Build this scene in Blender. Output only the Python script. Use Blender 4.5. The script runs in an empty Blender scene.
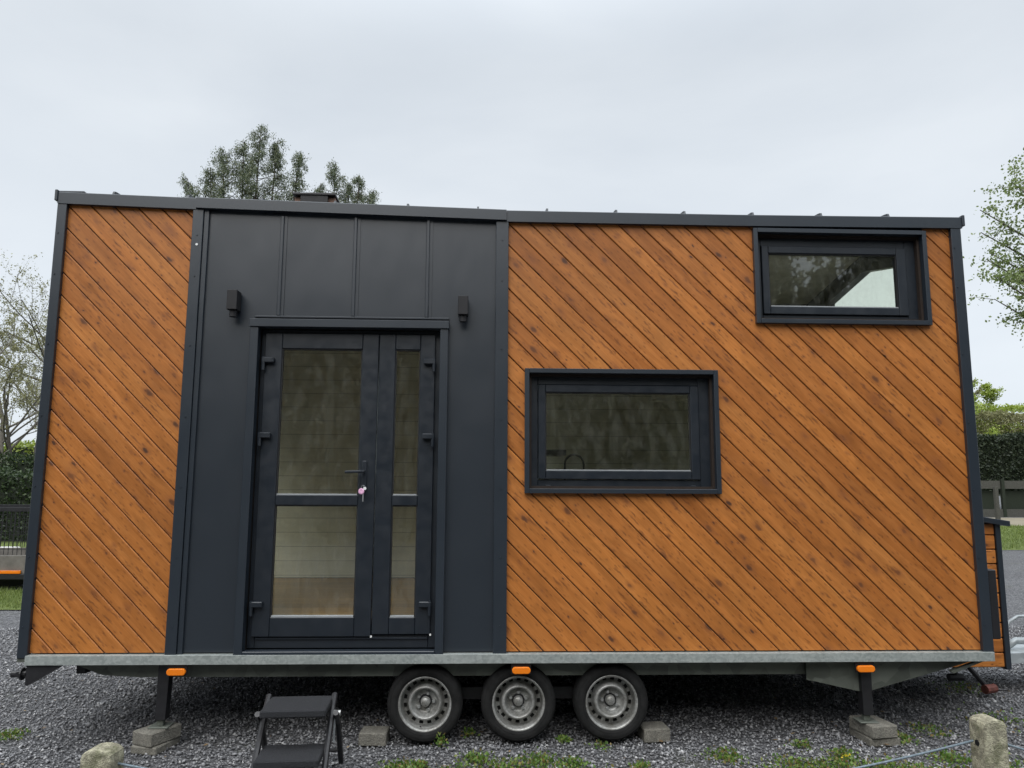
import bpy, math, random
import numpy as np
from mathutils import Vector, Matrix
R_ = math.radians
D = bpy.data
COL = bpy.context.scene.collection
scene = bpy.context.scene

# ------------------------------------------------------------ camera
cam = D.cameras.new("camera"); camo = D.objects.new("camera", cam); COL.objects.link(camo)
cam.sensor_width = 36.0; cam.lens = 740.0 / 1024.0 * 36.0
cam.clip_start = 0.05; cam.clip_end = 2000
right = Vector((0.999269, -0.037958, 0.004534)); up = Vector((-0.009585, -0.133976, 0.990938)); fw = Vector((0.037007, 0.990257, 0.134242))
m = Matrix.Identity(4)
for i in range(3):
    m[i][0] = right[i]; m[i][1] = up[i]; m[i][2] = -fw[i]
m.translation = Vector((-0.248, -5.1995, 1.748))
camo.matrix_world = m
scene.camera = camo

# ------------------------------------------------------------ world, sun, exposure
world = D.worlds.new("World"); scene.world = world; world.use_nodes = True
wn = world.node_tree; wn.nodes.clear()
SUN_EL, SUN_AZ = 52.0, 200.0     # azimuth: direction the sun stands in, clockwise from +Y
def wnode(t, **k):
    n = wn.nodes.new(t)
    for a, b in k.items(): setattr(n, a, b)
    return n
out = wnode('ShaderNodeOutputWorld'); bg = wnode('ShaderNodeBackground'); bg.inputs[1].default_value = 0.1
sky = wnode('ShaderNodeTexSky', sky_type='NISHITA', sun_disc=False)
sky.sun_elevation = R_(SUN_EL); sky.sun_rotation = R_(SUN_AZ)
tc = wnode('ShaderNodeTexCoord'); sep = wnode('ShaderNodeSeparateXYZ'); wn.links.new(tc.outputs['Generated'], sep.inputs[0])
# cloud layer: noise on a dome projected to a flat cloud base
mp = wnode('ShaderNodeMapping'); mp.inputs['Scale'].default_value = (1.0, 1.0, 2.6)
wn.links.new(tc.outputs['Generated'], mp.inputs[0])
nz = wnode('ShaderNodeTexNoise'); nz.inputs['Scale'].default_value = 1.7; nz.inputs['Detail'].default_value = 6; nz.inputs['Roughness'].default_value = 0.5; nz.inputs['Distortion'].default_value = 0.3
wn.links.new(mp.outputs[0], nz.inputs['Vector'])
cr = wnode('ShaderNodeValToRGB'); wn.links.new(nz.outputs['Fac'], cr.inputs[0])
cr.color_ramp.elements[0].position = 0.36; cr.color_ramp.elements[0].color = (5.4, 5.85, 6.35, 1)
cr.color_ramp.elements[1].position = 0.66; cr.color_ramp.elements[1].color = (6.3, 6.7, 7.1, 1)
# an overcast sky is brightest overhead
zr = wnode('ShaderNodeMapRange'); zr.inputs[1].default_value = 0.5; zr.inputs[2].default_value = 1.0; zr.inputs[3].default_value = 1.0; zr.inputs[4].default_value = 3.4
zr.interpolation_type = 'SMOOTHSTEP'
wn.links.new(sep.outputs['Z'], zr.inputs[0])
hz = wnode('ShaderNodeMapRange'); hz.inputs[1].default_value = -0.02; hz.inputs[2].default_value = 0.5; hz.inputs[3].default_value = 1.14; hz.inputs[4].default_value = 1.0
wn.links.new(sep.outputs['Z'], hz.inputs[0])
mm = wnode('ShaderNodeMath', operation='MULTIPLY'); wn.links.new(zr.outputs[0], mm.inputs[0]); wn.links.new(hz.outputs[0], mm.inputs[1])
vs = wnode('ShaderNodeVectorMath', operation='SCALE'); wn.links.new(cr.outputs[0], vs.inputs[0]); wn.links.new(mm.outputs[0], vs.inputs['Scale'])
mx = wnode('ShaderNodeMix', data_type='RGBA'); mx.inputs[0].default_value = 0.93
wn.links.new(sky.outputs[0], mx.inputs[6]); wn.links.new(vs.outputs[0], mx.inputs[7])
wn.links.new(mx.outputs[2], bg.inputs[0]); wn.links.new(bg.outputs[0], out.inputs[0])
sd = D.lights.new("sun", 'SUN'); sd.energy = 2.0; sd.angle = R_(60); sd.color = (1.0, 0.97, 0.93)
so = D.objects.new("sun", sd); COL.objects.link(so)
az = R_(SUN_AZ); el = R_(SUN_EL)
tos = Vector((math.sin(az) * math.cos(el), math.cos(az) * math.cos(el), math.sin(el)))
so.rotation_euler = tos.to_track_quat('Z', 'Y').to_euler()
scene.view_settings.view_transform = 'Standard'; scene.view_settings.look = 'None'
scene.view_settings.gamma = 1.0; scene.view_settings.use_curve_mapping = False
scene.view_settings.exposure = 0.35
scene.render.engine = 'CYCLES'
scene.cycles.max_bounces = 10; scene.cycles.transparent_max_bounces = 16; scene.cycles.glossy_bounces = 4

# ------------------------------------------------------------ materials
class NT:
    def __init__(s, name):
        s.m = D.materials.new(name); s.m.use_nodes = True; s.t = s.m.node_tree
        s.b = s.t.nodes['Principled BSDF']; s.o = s.t.nodes['Material Output']
    def n(s, t, ins=None, **k):
        x = s.t.nodes.new(t)
        for a, b in k.items(): setattr(x, a, b)
        if ins:
            for a, b in ins.items():
                if isinstance(b, bpy.types.NodeSocket): s.t.links.new(b, x.inputs[a])
                else: x.inputs[a].default_value = b
        return x
    def l(s, a, b): s.t.links.new(a, b)
    def ramp(s, fac, stops, interp='LINEAR'):
        r = s.n('ShaderNodeValToRGB'); s.l(fac, r.inputs[0]); e = r.color_ramp.elements
        r.color_ramp.interpolation = interp
        while len(e) < len(stops): e.new(0.5)
        for i, (p, c) in enumerate(stops):
            e[i].position = p; e[i].color = (c[0], c[1], c[2], 1) if hasattr(c, '__len__') else (c, c, c, 1)
        return r.outputs[0]
    def mix(s, f, a, b, mode='MIX'):
        x = s.n('ShaderNodeMix', data_type='RGBA', blend_type=mode)
        for i, v in ((0, f), (6, a), (7, b)):
            if isinstance(v, bpy.types.NodeSocket): s.l(v, x.inputs[i])
            elif i == 0: x.inputs[0].default_value = v
            else: x.inputs[i].default_value = (v[0], v[1], v[2], 1)
        return x.outputs[2]
    def noise(s, vec, scale, detail=4, rough=0.55, dist=0.0):
        return s.n('ShaderNodeTexNoise', {'Vector': vec, 'Scale': scale, 'Detail': detail, 'Roughness': rough, 'Distortion': dist}).outputs['Fac']
    def obj(s): return s.n('ShaderNodeTexCoord').outputs['Object']
    def mapv(s, vec, scale=(1, 1, 1), rot=(0, 0, 0), loc=(0, 0, 0)):
        return s.n('ShaderNodeMapping', {'Vector': vec, 'Scale': scale, 'Rotation': rot, 'Location': loc}).outputs[0]
    def bump(s, h, strength, dist=0.01):
        b = s.n('ShaderNodeBump', {'Height': h, 'Strength': strength, 'Distance': dist}); s.l(b.outputs[0], s.b.inputs['Normal'])
    def math(s, op, a, b=0.0):
        x = s.n('ShaderNodeMath', operation=op)
        for i, v in ((0, a), (1, b)):
            if isinstance(v, bpy.types.NodeSocket): s.l(v, x.inputs[i])
            else: x.inputs[i].default_value = v
        return x.outputs[0]

def simple(name, col, rough=0.6, metal=0.0, var=0.12, scale=8.0, spec=0.5, bump=0.0, bscale=60.0):
    t = NT(name); o = t.obj(); rv = 0.02 if var <= 0.06 else 0.07
    n = t.noise(o, scale, 5, 0.6)
    c = t.ramp(n, [(0.3, [v * (1 - var) for v in col]), (0.7, [min(1, v * (1 + var)) for v in col])])
    t.l(c, t.b.inputs['Base Color']); t.b.inputs['Metallic'].default_value = metal
    t.b.inputs['Specular IOR Level'].default_value = spec
    rr = t.n('ShaderNodeMapRange', {'Value': t.noise(o, scale * 2.7, 3), 1: 0.3, 2: 0.7, 3: max(0.02, rough - rv), 4: min(1, rough + rv)})
    t.l(rr.outputs[0], t.b.inputs['Roughness'])
    if bump: t.bump(t.noise(o, bscale, 3), bump, 0.004)
    return t.m

PITCH = 0.1622; K0 = 3.386 - PITCH * 60
def wood(name, diag=True, base=1.0, pitch=PITCH):
    t = NT(name); o = t.obj()
    sp = t.n('ShaderNodeSeparateXYZ', {0: o}); X, Y, Z = sp.outputs
    if diag:
        k = t.math('ADD', X, Z); idx = t.math('FLOOR', t.math('DIVIDE', t.math('SUBTRACT', k, K0), pitch))
        along = t.math('MULTIPLY', t.math('SUBTRACT', X, Z), 0.7071); across = t.math('MULTIPLY', k, 0.7071)
    else:
        idx = t.math('FLOOR', t.math('DIVIDE', Z, pitch)); along = t.math('ADD', X, Y); across = Z
    wnz = t.n('ShaderNodeTexWhiteNoise', {'W': idx}, noise_dimensions='1D')
    rnd = wnz.outputs['Value']
    seg = t.math('FLOOR', t.math('ADD', t.math('DIVIDE', along, 2.1), t.math('MULTIPLY', rnd, 7.0)))
    off = t.math('MULTIPLY', rnd, 37.0)
    vec = t.n('ShaderNodeCombineXYZ', {0: t.math('ADD', along, off), 1: across, 2: off}).outputs[0]
    # long grain, wavering
    g1 = t.noise(t.mapv(vec, (1.2, 14, 1)), 1.6, 6, 0.62, 1.2)
    g2 = t.noise(t.mapv(vec, (2.2, 90, 1)), 1.6, 4, 0.6, 0.4)
    mott = t.noise(t.mapv(vec, (2.2, 5.0, 1)), 2.0, 5, 0.6, 0.6)
    big = t.noise(o, 0.45, 2, 0.5)
    base_c = t.ramp(g1, [(0.25, (0.345, 0.118, 0.025)), (0.5, (0.44, 0.158, 0.034)), (0.75, (0.52, 0.198, 0.046))])
    fine = t.ramp(g2, [(0.35, 0.88), (0.7, 1.05)])
    c = t.mix(1.0, base_c, fine, 'MULTIPLY')
    c = t.mix(1.0, c, t.ramp(mott, [(0.3, 0.80), (0.55, 1.0), (0.78, 1.10)]), 'MULTIPLY')
    # per board tint
    tint = t.ramp(rnd, [(0.0, (0.82, 0.77, 0.72)), (0.3, (0.97, 0.96, 0.95)), (0.6, (1.04, 1.02, 0.98)), (0.85, (1.08, 1.10, 1.08)), (1.0, (0.90, 0.93, 0.98))])
    c = t.mix(1.0, c, tint, 'MULTIPLY')
    c = t.mix(1.0, c, t.ramp(big, [(0.35, 0.9), (0.65, 1.1)]), 'MULTIPLY')
    # knots: voronoi cells, smaller than a board, irregular
    wob = t.n('ShaderNodeTexNoise', {'Vector': vec, 'Scale': 26.0, 'Detail': 3.0}).outputs['Color']
    kv0 = t.n('ShaderNodeVectorMath', {0: vec, 1: t.n('ShaderNodeVectorMath', {0: wob, 'Scale': 0.022}, operation='SCALE').outputs[0]}, operation='ADD').outputs[0]
    def knots(sx, sy, thr, r0, r1, shift, strength, c):
        vo = t.n('ShaderNodeTexVoronoi', {'Vector': t.mapv(kv0, (sx, sy, 1.0), (0, 0, 0), shift), 'Scale': 1.0, 'Randomness': 1.0}, voronoi_dimensions='2D')
        cr_ = t.n('ShaderNodeSeparateColor', {0: vo.outputs['Color']}).outputs
        ksz = t.math('MULTIPLY', t.math('GREATER_THAN', cr_[0], thr), t.n('ShaderNodeMapRange', {'Value': cr_[1], 3: r0, 4: r1}).outputs[0])
        kd = t.math('DIVIDE', vo.outputs['Distance'], t.math('ADD', ksz, 0.0001))
        halo = t.ramp(kd, [(0.0, 1.0), (0.5, 0.55), (1.0, 0.0)]); kern = t.ramp(kd, [(0.0, 1.0), (0.22, 0.9), (0.42, 0.0)])
        c = t.mix(t.math('MULTIPLY', halo, strength), c, (0.235, 0.080, 0.024))
        return t.mix(t.math('MULTIPLY', kern, t.math('MULTIPLY', t.math('POWER', cr_[2], 1.8), 0.95)), c, (0.050, 0.024, 0.016))
    c = knots(4.2, 8.0, 0.50, 0.08, 0.42, (0, 0, 0), 0.75, c)
    c = knots(8.0, 14.0, 0.72, 0.10, 0.30, (3.3, 1.7, 0), 0.7, c)
    # short dark cracks that cross the board beside knots
    ck = t.n('ShaderNodeTexVoronoi', {'Vector': t.mapv(kv0, (5.5, 13.0, 1.0), (0, 0, 0.5), (7.1, 4.2, 0)), 'Scale': 1.0}, voronoi_dimensions='2D')
    cr2 = t.n('ShaderNodeSeparateColor', {0: ck.outputs['Color']}).outputs
    ckm = t.n('ShaderNodeTexVoronoi', {'Vector': t.mapv(kv0, (4.0, 30.0, 1.0), (0, 0, 0.6), (1.1, 9.2, 0)), 'Scale': 1.0}, voronoi_dimensions='2D')
    cm = t.math('MULTIPLY', t.ramp(ckm.outputs['Distance'], [(0.0, 0.75), (0.16, 0.35), (0.24, 0.0)]), t.math('GREATER_THAN', cr2[0], 0.72))
    c = t.mix(cm, c, (0.11, 0.035, 0.012))
    # small resin flecks
    v2 = t.n('ShaderNodeTexVoronoi', {'Vector': t.mapv(vec, (9, 26, 1)), 'Scale': 1.0}, voronoi_dimensions='2D')
    fl = t.ramp(v2.outputs['Distance'], [(0.0, 0.5), (0.10, 0.25), (0.16, 0.0)])
    c = t.mix(fl, c, (0.10, 0.030, 0.010))
    if base != 1.0: c = t.mix(1.0, c, (base, base, base), 'MULTIPLY')
    t.l(c, t.b.inputs['Base Color'])
    t.l(t.ramp(g1, [(0.3, 0.38), (0.7, 0.52)]), t.b.inputs['Roughness'])
    t.b.inputs['Specular IOR Level'].default_value = 0.38
    h = t.math('ADD', t.math('MULTIPLY', g2, 0.5), t.math('MULTIPLY', g1, 0.6))
    t.bump(h, 0.25, 0.002)
    return t.m

M = {}
M['wood'] = wood('stained_wood')
M['woodh'] = wood('stained_box_wood', False, pitch=0.112)
M['membrane'] = simple('black_membrane', (0.018, 0.010, 0.006), 0.8)
M['metal'] = simple('anthracite_sheet', (0.012, 0.018, 0.026), 0.38, 0.0, 0.05, 1.2, 0.8)
_t = M['metal'].node_tree; _b = _t.nodes['Principled BSDF']; _o = _t.nodes.new('ShaderNodeTexCoord'); _m = _t.nodes.new('ShaderNodeMapping'); _m.inputs['Scale'].default_value = (1.6, 1, .7)
_n = _t.nodes.new('ShaderNodeTexNoise'); _n.inputs['Scale'].default_value = 2.2; _n.inputs['Detail'].default_value = 1.5; _u = _t.nodes.new('ShaderNodeBump'); _u.inputs['Strength'].default_value = .35; _u.inputs['Distance'].default_value = .02
_t.links.new(_o.outputs['Object'], _m.inputs[0]); _t.links.new(_m.outputs[0], _n.inputs['Vector']); _t.links.new(_n.outputs['Fac'], _u.inputs['Height']); _t.links.new(_u.outputs[0], _b.inputs['Normal'])
M['trim'] = simple('anthracite_trim', (0.013, 0.020, 0.029), 0.36, 0.0, 0.06, 1.5, 0.8)
M['pvc'] = simple('anthracite_profile', (0.010, 0.0145, 0.021), 0.38, 0.0, 0.08, 5.0, 0.6)
M['black'] = simple('black_plastic', (0.012, 0.012, 0.014), 0.5, 0.0, 0.15, 12, 0.4)
M['blackpaint'] = simple('black_painted_steel', (0.014, 0.014, 0.016), 0.45, 0.0, 0.25, 14, 0.5)
M['gasket'] = simple('gasket_rubber', (0.008, 0.008, 0.009), 0.7)
M['roofm'] = simple('roof_sheet', (0.030, 0.036, 0.044), 0.5, 0.0, 0.1, 3, 0.5)
M['screw'] = simple('zinc_screw', (0.55, 0.56, 0.58), 0.35, 0.8)
M['bead'] = simple('pale_glazing_seal', (0.30, 0.32, 0.33), 0.5)
M['linen'] = None

def galv(name, a, b, sc=24.0):
    t = NT(name); o = t.obj()
    v = t.n('ShaderNodeTexVoronoi', {'Vector': o, 'Scale': sc}); 
    f = t.math('ADD', t.math('MULTIPLY', t.n('ShaderNodeSeparateColor', {0: v.outputs['Color']}).outputs[0], 0.35), t.math('MULTIPLY', t.noise(t.mapv(o, (1, 1, 2)), 3.0, 6, 0.65), 0.65))
    t.l(t.ramp(f, [(0.25, a), (0.7, b)]), t.b.inputs['Base Color'])
    t.b.inputs['Metallic'].default_value = 0.35
    t.l(t.ramp(f, [(0.3, 0.45), (0.7, 0.62)]), t.b.inputs['Roughness'])
    return t.m
M['galv'] = galv('galvanised_flange', (0.25, 0.28, 0.27), (0.38, 0.41, 0.395), 70)
M['galvd'] = galv('weathered_galvanised_beam', (0.085, 0.095, 0.08), (0.17, 0.185, 0.16), 10)
M['galvb'] = galv('bright_galvanised_steel', (0.26, 0.29, 0.30), (0.42, 0.45, 0.46))

# interior lining: horizontal boards
def lining(name, col, p):
    t = NT(name); o = t.obj(); sp = t.n('ShaderNodeSeparateXYZ', {0: o})
    fr = t.math('FRACT', t.math('DIVIDE', sp.outputs[2], p))
    c = t.mix(t.math('LESS_THAN', fr, 0.035), col, [v * 0.45 for v in col])
    c = t.mix(1.0, c, t.ramp(t.noise(t.mapv(o, (1, 1, 6)), 3, 5), [(0.3, 0.9), (0.7, 1.05)]), 'MULTIPLY')
    t.l(c, t.b.inputs['Base Color']); t.b.inputs['Roughness'].default_value = 0.6
    return t.m
M['lining'] = lining('pale_board_lining', (0.80, 0.78, 0.68), 0.14)
M['darklin'] = simple('grey_plywood_lining', (0.62, 0.59, 0.50), 0.7, 0, 0.2, 6)
def floorboards():
    t = NT('oak_floor'); o = t.obj(); sp = t.n('ShaderNodeSeparateXYZ', {0: o})
    y = t.math('DIVIDE', sp.outputs[1], 0.16); i = t.math('FLOOR', y); r = t.n('ShaderNodeTexWhiteNoise', {'W': i}, noise_dimensions='1D').outputs['Value']
    g = t.noise(t.mapv(o, (2, 26, 1)), 2.0, 6, 0.65, 0.6)
    c = t.ramp(g, [(0.3, (0.22, 0.115, 0.030)), (0.7, (0.42, 0.24, 0.075))])
    c = t.mix(1.0, c, t.ramp(r, [(0, 0.75), (1, 1.15)]), 'MULTIPLY')
    c = t.mix(t.math('LESS_THAN', t.math('FRACT', y), 0.03), c, (0.06, 0.04, 0.02))
    t.l(c, t.b.inputs['Base Color']); t.b.inputs['Roughness'].default_value = 0.35
    return t.m
M['floor'] = floorboards()

def glass(name, tint, refl=1.0, dust=0.10):
    t = NT(name); t.t.nodes.remove(t.b)
    gg = t.n('ShaderNodeNewGeometry'); dt = t.n('ShaderNodeVectorMath', {0: gg.outputs['Incoming'], 1: gg.outputs['Normal']}, operation='DOT_PRODUCT').outputs['Value']
    cs = t.math('ABSOLUTE', dt); f5 = t.math('POWER', t.math('SUBTRACT', 1.0, cs), 5.0)
    f2 = t.math('ADD', t.math('MULTIPLY', f5, 0.9), 0.07 * refl)
    tr = t.n('ShaderNodeBsdfTransparent', {'Color': (*tint, 1)})
    wob = t.n('ShaderNodeBump', {'Height': t.noise(t.obj(), 1.6, 2, 0.5), 'Strength': 0.002, 'Distance': 0.02})
    gl = t.n('ShaderNodeBsdfGlossy', {'Color': (0.95, 0.97, 1.0, 1), 'Roughness': 0.02, 'Normal': wob.outputs[0]})
    ms = t.n('ShaderNodeMixShader', {0: f2}); t.l(tr.outputs[0], ms.inputs[1]); t.l(gl.outputs[0], ms.inputs[2])
    # dust and rain marks
    dn = t.ramp(t.noise(t.mapv(t.obj(), (3, 3, 1.2)), 5.0, 6, 0.7), [(0.45, 0.0), (0.85, dust)])
    df = t.n('ShaderNodeBsdfDiffuse', {'Color': (0.35, 0.36, 0.33, 1)})
    m2 = t.n('ShaderNodeMixShader', {0: dn}); t.l(ms.outputs[0], m2.inputs[1]); t.l(df.outputs[0], m2.inputs[2])
    t.l(m2.outputs[0], t.o.inputs[0])
    return t.m
M['glass'] = glass('double_glazing', (0.95, 0.96, 0.91))
M['glassend'] = glass('end_window_glazing', (0.97, 1.0, 0.975), 0.1, 0.02)

def concrete(name, a, b, lichen=0.0, sc=18):
    t = NT(name); o = t.obj()
    n = t.noise(o, sc, 8, 0.7); c = t.ramp(n, [(0.3, a), (0.7, b)])
    s = t.ramp(t.noise(o, 110, 3, 0.6), [(0.35, 0.62), (0.6, 1.1)]); c = t.mix(0.8, c, s, 'MULTIPLY')
    if lichen:
        l = t.ramp(t.noise(o, 26, 6, 0.7), [(0.48, 0.0), (0.58, lichen)]); c = t.mix(l, c, (0.52, 0.50, 0.36))
        l2 = t.ramp(t.noise(t.mapv(o, (1, 1, 1), (0, 0, 0), (3, 1, 2)), 11, 5, 0.7), [(0.5, 0.0), (0.62, 0.6)]); c = t.mix(l2, c, (0.11, 0.12, 0.055))
    t.l(c, t.b.inputs['Base Color']); t.b.inputs['Roughness'].default_value = 0.92
    t.bump(t.math('ADD', t.noise(o, 45, 6, 0.7), t.noise(o, 160, 2)), 0.8, 0.012)
    return t.m
M['conc'] = concrete('concrete_block', (0.13, 0.125, 0.105), (0.25, 0.235, 0.20))
M['fencec'] = concrete('dark_weathered_concrete', (0.04, 0.042, 0.034), (0.085, 0.082, 0.07))
M['post'] = concrete('lichen_concrete', (0.20, 0.19, 0.135), (0.36, 0.34, 0.25), 0.7)
M['tyre'] = simple('tyre_rubber', (0.014, 0.014, 0.014), 0.8, 0, 0.45, 14, 0.25, 0.3, 90)
M['rim'] = simple('silver_rim_paint', (0.30, 0.305, 0.29), 0.45, 0.4, 0.16, 14, 0.5)
M['rimdark'] = simple('rim_hole_shadow_steel', (0.02, 0.02, 0.02), 0.8)
t = NT('grimy_silver_rim'); o = t.obj(); n = t.noise(o, 9, 6, 0.7); n2 = t.noise(o, 70, 3, 0.6)
c = t.ramp(n, [(0.32, (0.18, 0.175, 0.155)), (0.5, (0.34, 0.34, 0.325)), (0.7, (0.47, 0.475, 0.46))]); c = t.mix(0.6, c, t.ramp(n2, [(0.35, 0.6), (0.55, 1.0)]), 'MULTIPLY')
t.l(c, t.b.inputs['Base Color']); t.b.inputs['Metallic'].default_value = 0.4; t.b.inputs['Roughness'].default_value = 0.42; M['rim'] = t.m
M['rubgrey'] = simple('hub_grease_cap', (0.42, 0.43, 0.42), 0.4, 0.6, 0.2, 30)
t = NT('amber_lens'); t.b.inputs['Base Color'].default_value = (0.80, 0.20, 0.008, 1); t.b.inputs['Roughness'].default_value = 0.25
pass
t.bump(t.n('ShaderNodeTexWave', {'Vector': t.obj(), 'Scale': 30.0}).outputs['Fac'], 0.4, 0.003); M['amber'] = t.m
t = NT('grip_tread'); o = t.obj(); n = t.noise(t.mapv(o, (1, 1, 1)), 220, 3, 0.7)
t.l(t.ramp(n, [(0.35, (0.008, 0.009, 0.011)), (0.7, (0.038, 0.040, 0.047))]), t.b.inputs['Base Color']); t.b.inputs['Roughness'].default_value = 0.85; t.bump(n, 1.0, 0.01); M['tread'] = t.m
M['rope'] = simple('blue_grey_rope', (0.14, 0.18, 0.21), 0.7, 0, 0.35, 60)
M['rusty'] = simple('rusty_red_steel', (0.12, 0.035, 0.025), 0.7, 0, 0.4, 30)
M['pink'] = simple('pink_key_tag', (0.75, 0.42, 0.62), 0.5, 0, 0.3, 60)
M['white'] = simple('white_paint', (0.72, 0.73, 0.72), 0.5, 0, 0.08, 8)
M['brick'] = simple('reddish_brick', (0.25, 0.15, 0.11), 0.8, 0, 0.35, 14)
M['cloth'] = simple('grey_trailer_panel', (0.14, 0.13, 0.115), 0.75, 0, 0.3, 5)
M['canvas'] = simple('pale_tarpaulin', (0.6, 0.58, 0.56), 0.7, 0, 0.2, 5)

def leafmat(name, cols, rough=0.55, trans=0.25):
    t = NT(name)
    g = t.n('ShaderNodeNewGeometry')
    r = g.outputs['Random Per Island']
    c = t.ramp(r, [(i / (len(cols) - 1), k) for i, k in enumerate(cols)])
    t.l(c, t.b.inputs['Base Color']); t.b.inputs['Roughness'].default_value = rough
    tl = t.n('ShaderNodeBsdfTranslucent'); t.l(c, tl.inputs[0])
    ms = t.n('ShaderNodeMixShader', {0: trans}); t.l(t.b.outputs[0], ms.inputs[1]); t.l(tl.outputs[0], ms.inputs[2]); t.l(ms.outputs[0], t.o.inputs[0])
    return t.m
M['lf_maple'] = leafmat('fresh_leaf', [(0.12, 0.165, 0.05), (0.18, 0.24, 0.075), (0.26, 0.32, 0.12)], trans=0.35)
M['lf_con'] = leafmat('conifer_spray', [(0.06, 0.085, 0.055), (0.10, 0.13, 0.08), (0.15, 0.18, 0.10), (0.20, 0.21, 0.10)])  # lightened throughout: distance haze and glare put into the leaf colour
M['lf_bud'] = leafmat('spring_bud_leaf', [(0.15, 0.145, 0.07), (0.22, 0.22, 0.10), (0.30, 0.30, 0.14)], trans=0.35)
M['lf_hedge'] = leafmat('hedge_leaf', [(0.015, 0.030, 0.010), (0.030, 0.055, 0.018), (0.055, 0.085, 0.028)])
M['lf_dark'] = leafmat('dark_hedge_leaf', [(0.016, 0.026, 0.014), (0.028, 0.042, 0.020), (0.045, 0.060, 0.028)])
M['lf_lime'] = leafmat('lime_leaf', [(0.20, 0.28, 0.035), (0.30, 0.38, 0.06), (0.38, 0.45, 0.10)], trans=0.35)
M['lf_weed'] = leafmat('weed_leaf', [(0.05, 0.11, 0.015), (0.10, 0.19, 0.03), (0.17, 0.26, 0.05), (0.22, 0.14, 0.05)], trans=0.3)
M['lf_flower'] = leafmat('yellow_flower', [(0.75, 0.55, 0.02), (0.85, 0.7, 0.05)])
M['lf_dead'] = leafmat('dead_leaf', [(0.10, 0.055, 0.025), (0.20, 0.13, 0.06), (0.28, 0.22, 0.13)], trans=0.05)
M['grass'] = leafmat('grass_blade', [(0.07, 0.11, 0.02), (0.13, 0.18, 0.035), (0.20, 0.24, 0.06)], trans=0.3)
M['lf_wood'] = leafmat('woodland_leaf', [(0.10, 0.105, 0.07), (0.14, 0.142, 0.09), (0.20, 0.195, 0.13)])
M['wcore'] = simple('woodland_shade', (0.06, 0.062, 0.04), 0.9, 0, 0.4, 0.8)
M['core'] = simple('hedge_core', (0.012, 0.018, 0.009), 0.9)
def bark(name, a, b):
    t = NT(name); o = t.obj(); n = t.noise(t.mapv(o, (1, 1, 0.25)), 14, 6, 0.7)
    t.l(t.ramp(n, [(0.3, a), (0.7, b)]), t.b.inputs['Base Color']); t.b.inputs['Roughness'].default_value = 0.9; t.bump(n, 0.6, 0.03); return t.m
M['bark'] = bark('grey_bark', (0.055, 0.048, 0.038), (0.13, 0.12, 0.095))
M['barkd'] = bark('brown_bark', (0.045, 0.035, 0.026), (0.10, 0.08, 0.06))

# ground materials
def gravel_ground():
    t = NT('gravel_ground'); o = t.obj()
    v = t.n('ShaderNodeTexVoronoi', {'Vector': o, 'Scale': 48.0}); rc = t.n('ShaderNodeSeparateColor', {0: v.outputs['Color']}).outputs
    stone = t.ramp(rc[0], [(0.0, (0.085, 0.086, 0.092)), (0.4, (0.16, 0.161, 0.17)), (0.75, (0.23, 0.23, 0.24)), (1.0, (0.30, 0.30, 0.31))])
    edge = t.ramp(v.outputs['Distance'], [(0.25, 1.0), (0.62, 0.35)])
    c = t.mix(1.0, stone, edge, 'MULTIPLY')
    big = t.noise(o, 0.6, 5, 0.6); c = t.mix(1.0, c, t.ramp(big, [(0.3, 0.8), (0.7, 1.15)]), 'MULTIPLY')
    moss = t.ramp(t.noise(o, 1.3, 6, 0.65), [(0.60, 0.0), (0.72, 0.45)]); c = t.mix(moss, c, (0.075, 0.085, 0.035))
    t.l(c, t.b.inputs['Base Color']); t.b.inputs['Roughness'].default_value = 0.85
    t.bump(t.ramp(v.outputs['Distance'], [(0.0, 1.0), (0.7, 0.0)]), 1.0, 0.02)
    return t.m
M['gravelg'] = gravel_ground()
def stones():
    t = NT('gravel_stone'); r = t.n('ShaderNodeNewGeometry').outputs['Random Per Island']; o = t.obj()
    c = t.ramp(r, [(0.0, (0.095, 0.096, 0.102)), (0.35, (0.165, 0.166, 0.174)), (0.7, (0.235, 0.236, 0.245)), (0.93, (0.33, 0.33, 0.335)), (1.0, (0.46, 0.46, 0.46))])
    c = t.mix(1.0, c, t.ramp(t.noise(o, 0.7, 4), [(0.3, 0.82), (0.7, 1.12)]), 'MULTIPLY')
    t.l(c, t.b.inputs['Base Color']); t.b.inputs['Roughness'].default_value = 0.8; return t.m
M['stone'] = stones()
def lawn():
    t = NT('lawn_grass'); o = t.obj(); n = t.noise(o, 1.2, 8, 0.7); n2 = t.noise(o, 40, 4, 0.7)
    c = t.ramp(n, [(0.3, (0.085, 0.12, 0.02)), (0.7, (0.16, 0.21, 0.04))]); c = t.mix(1.0, c, t.ramp(n2, [(0.3, 0.6), (0.7, 1.25)]), 'MULTIPLY')
    t.l(c, t.b.inputs['Base Color']); t.b.inputs['Roughness'].default_value = 0.9; t.bump(n2, 1, 0.05); return t.m
M['lawn'] = lawn()
M['earth'] = simple('pale_sandy_path', (0.20, 0.175, 0.125), 0.9, 0, 0.2, 1.5)

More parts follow.
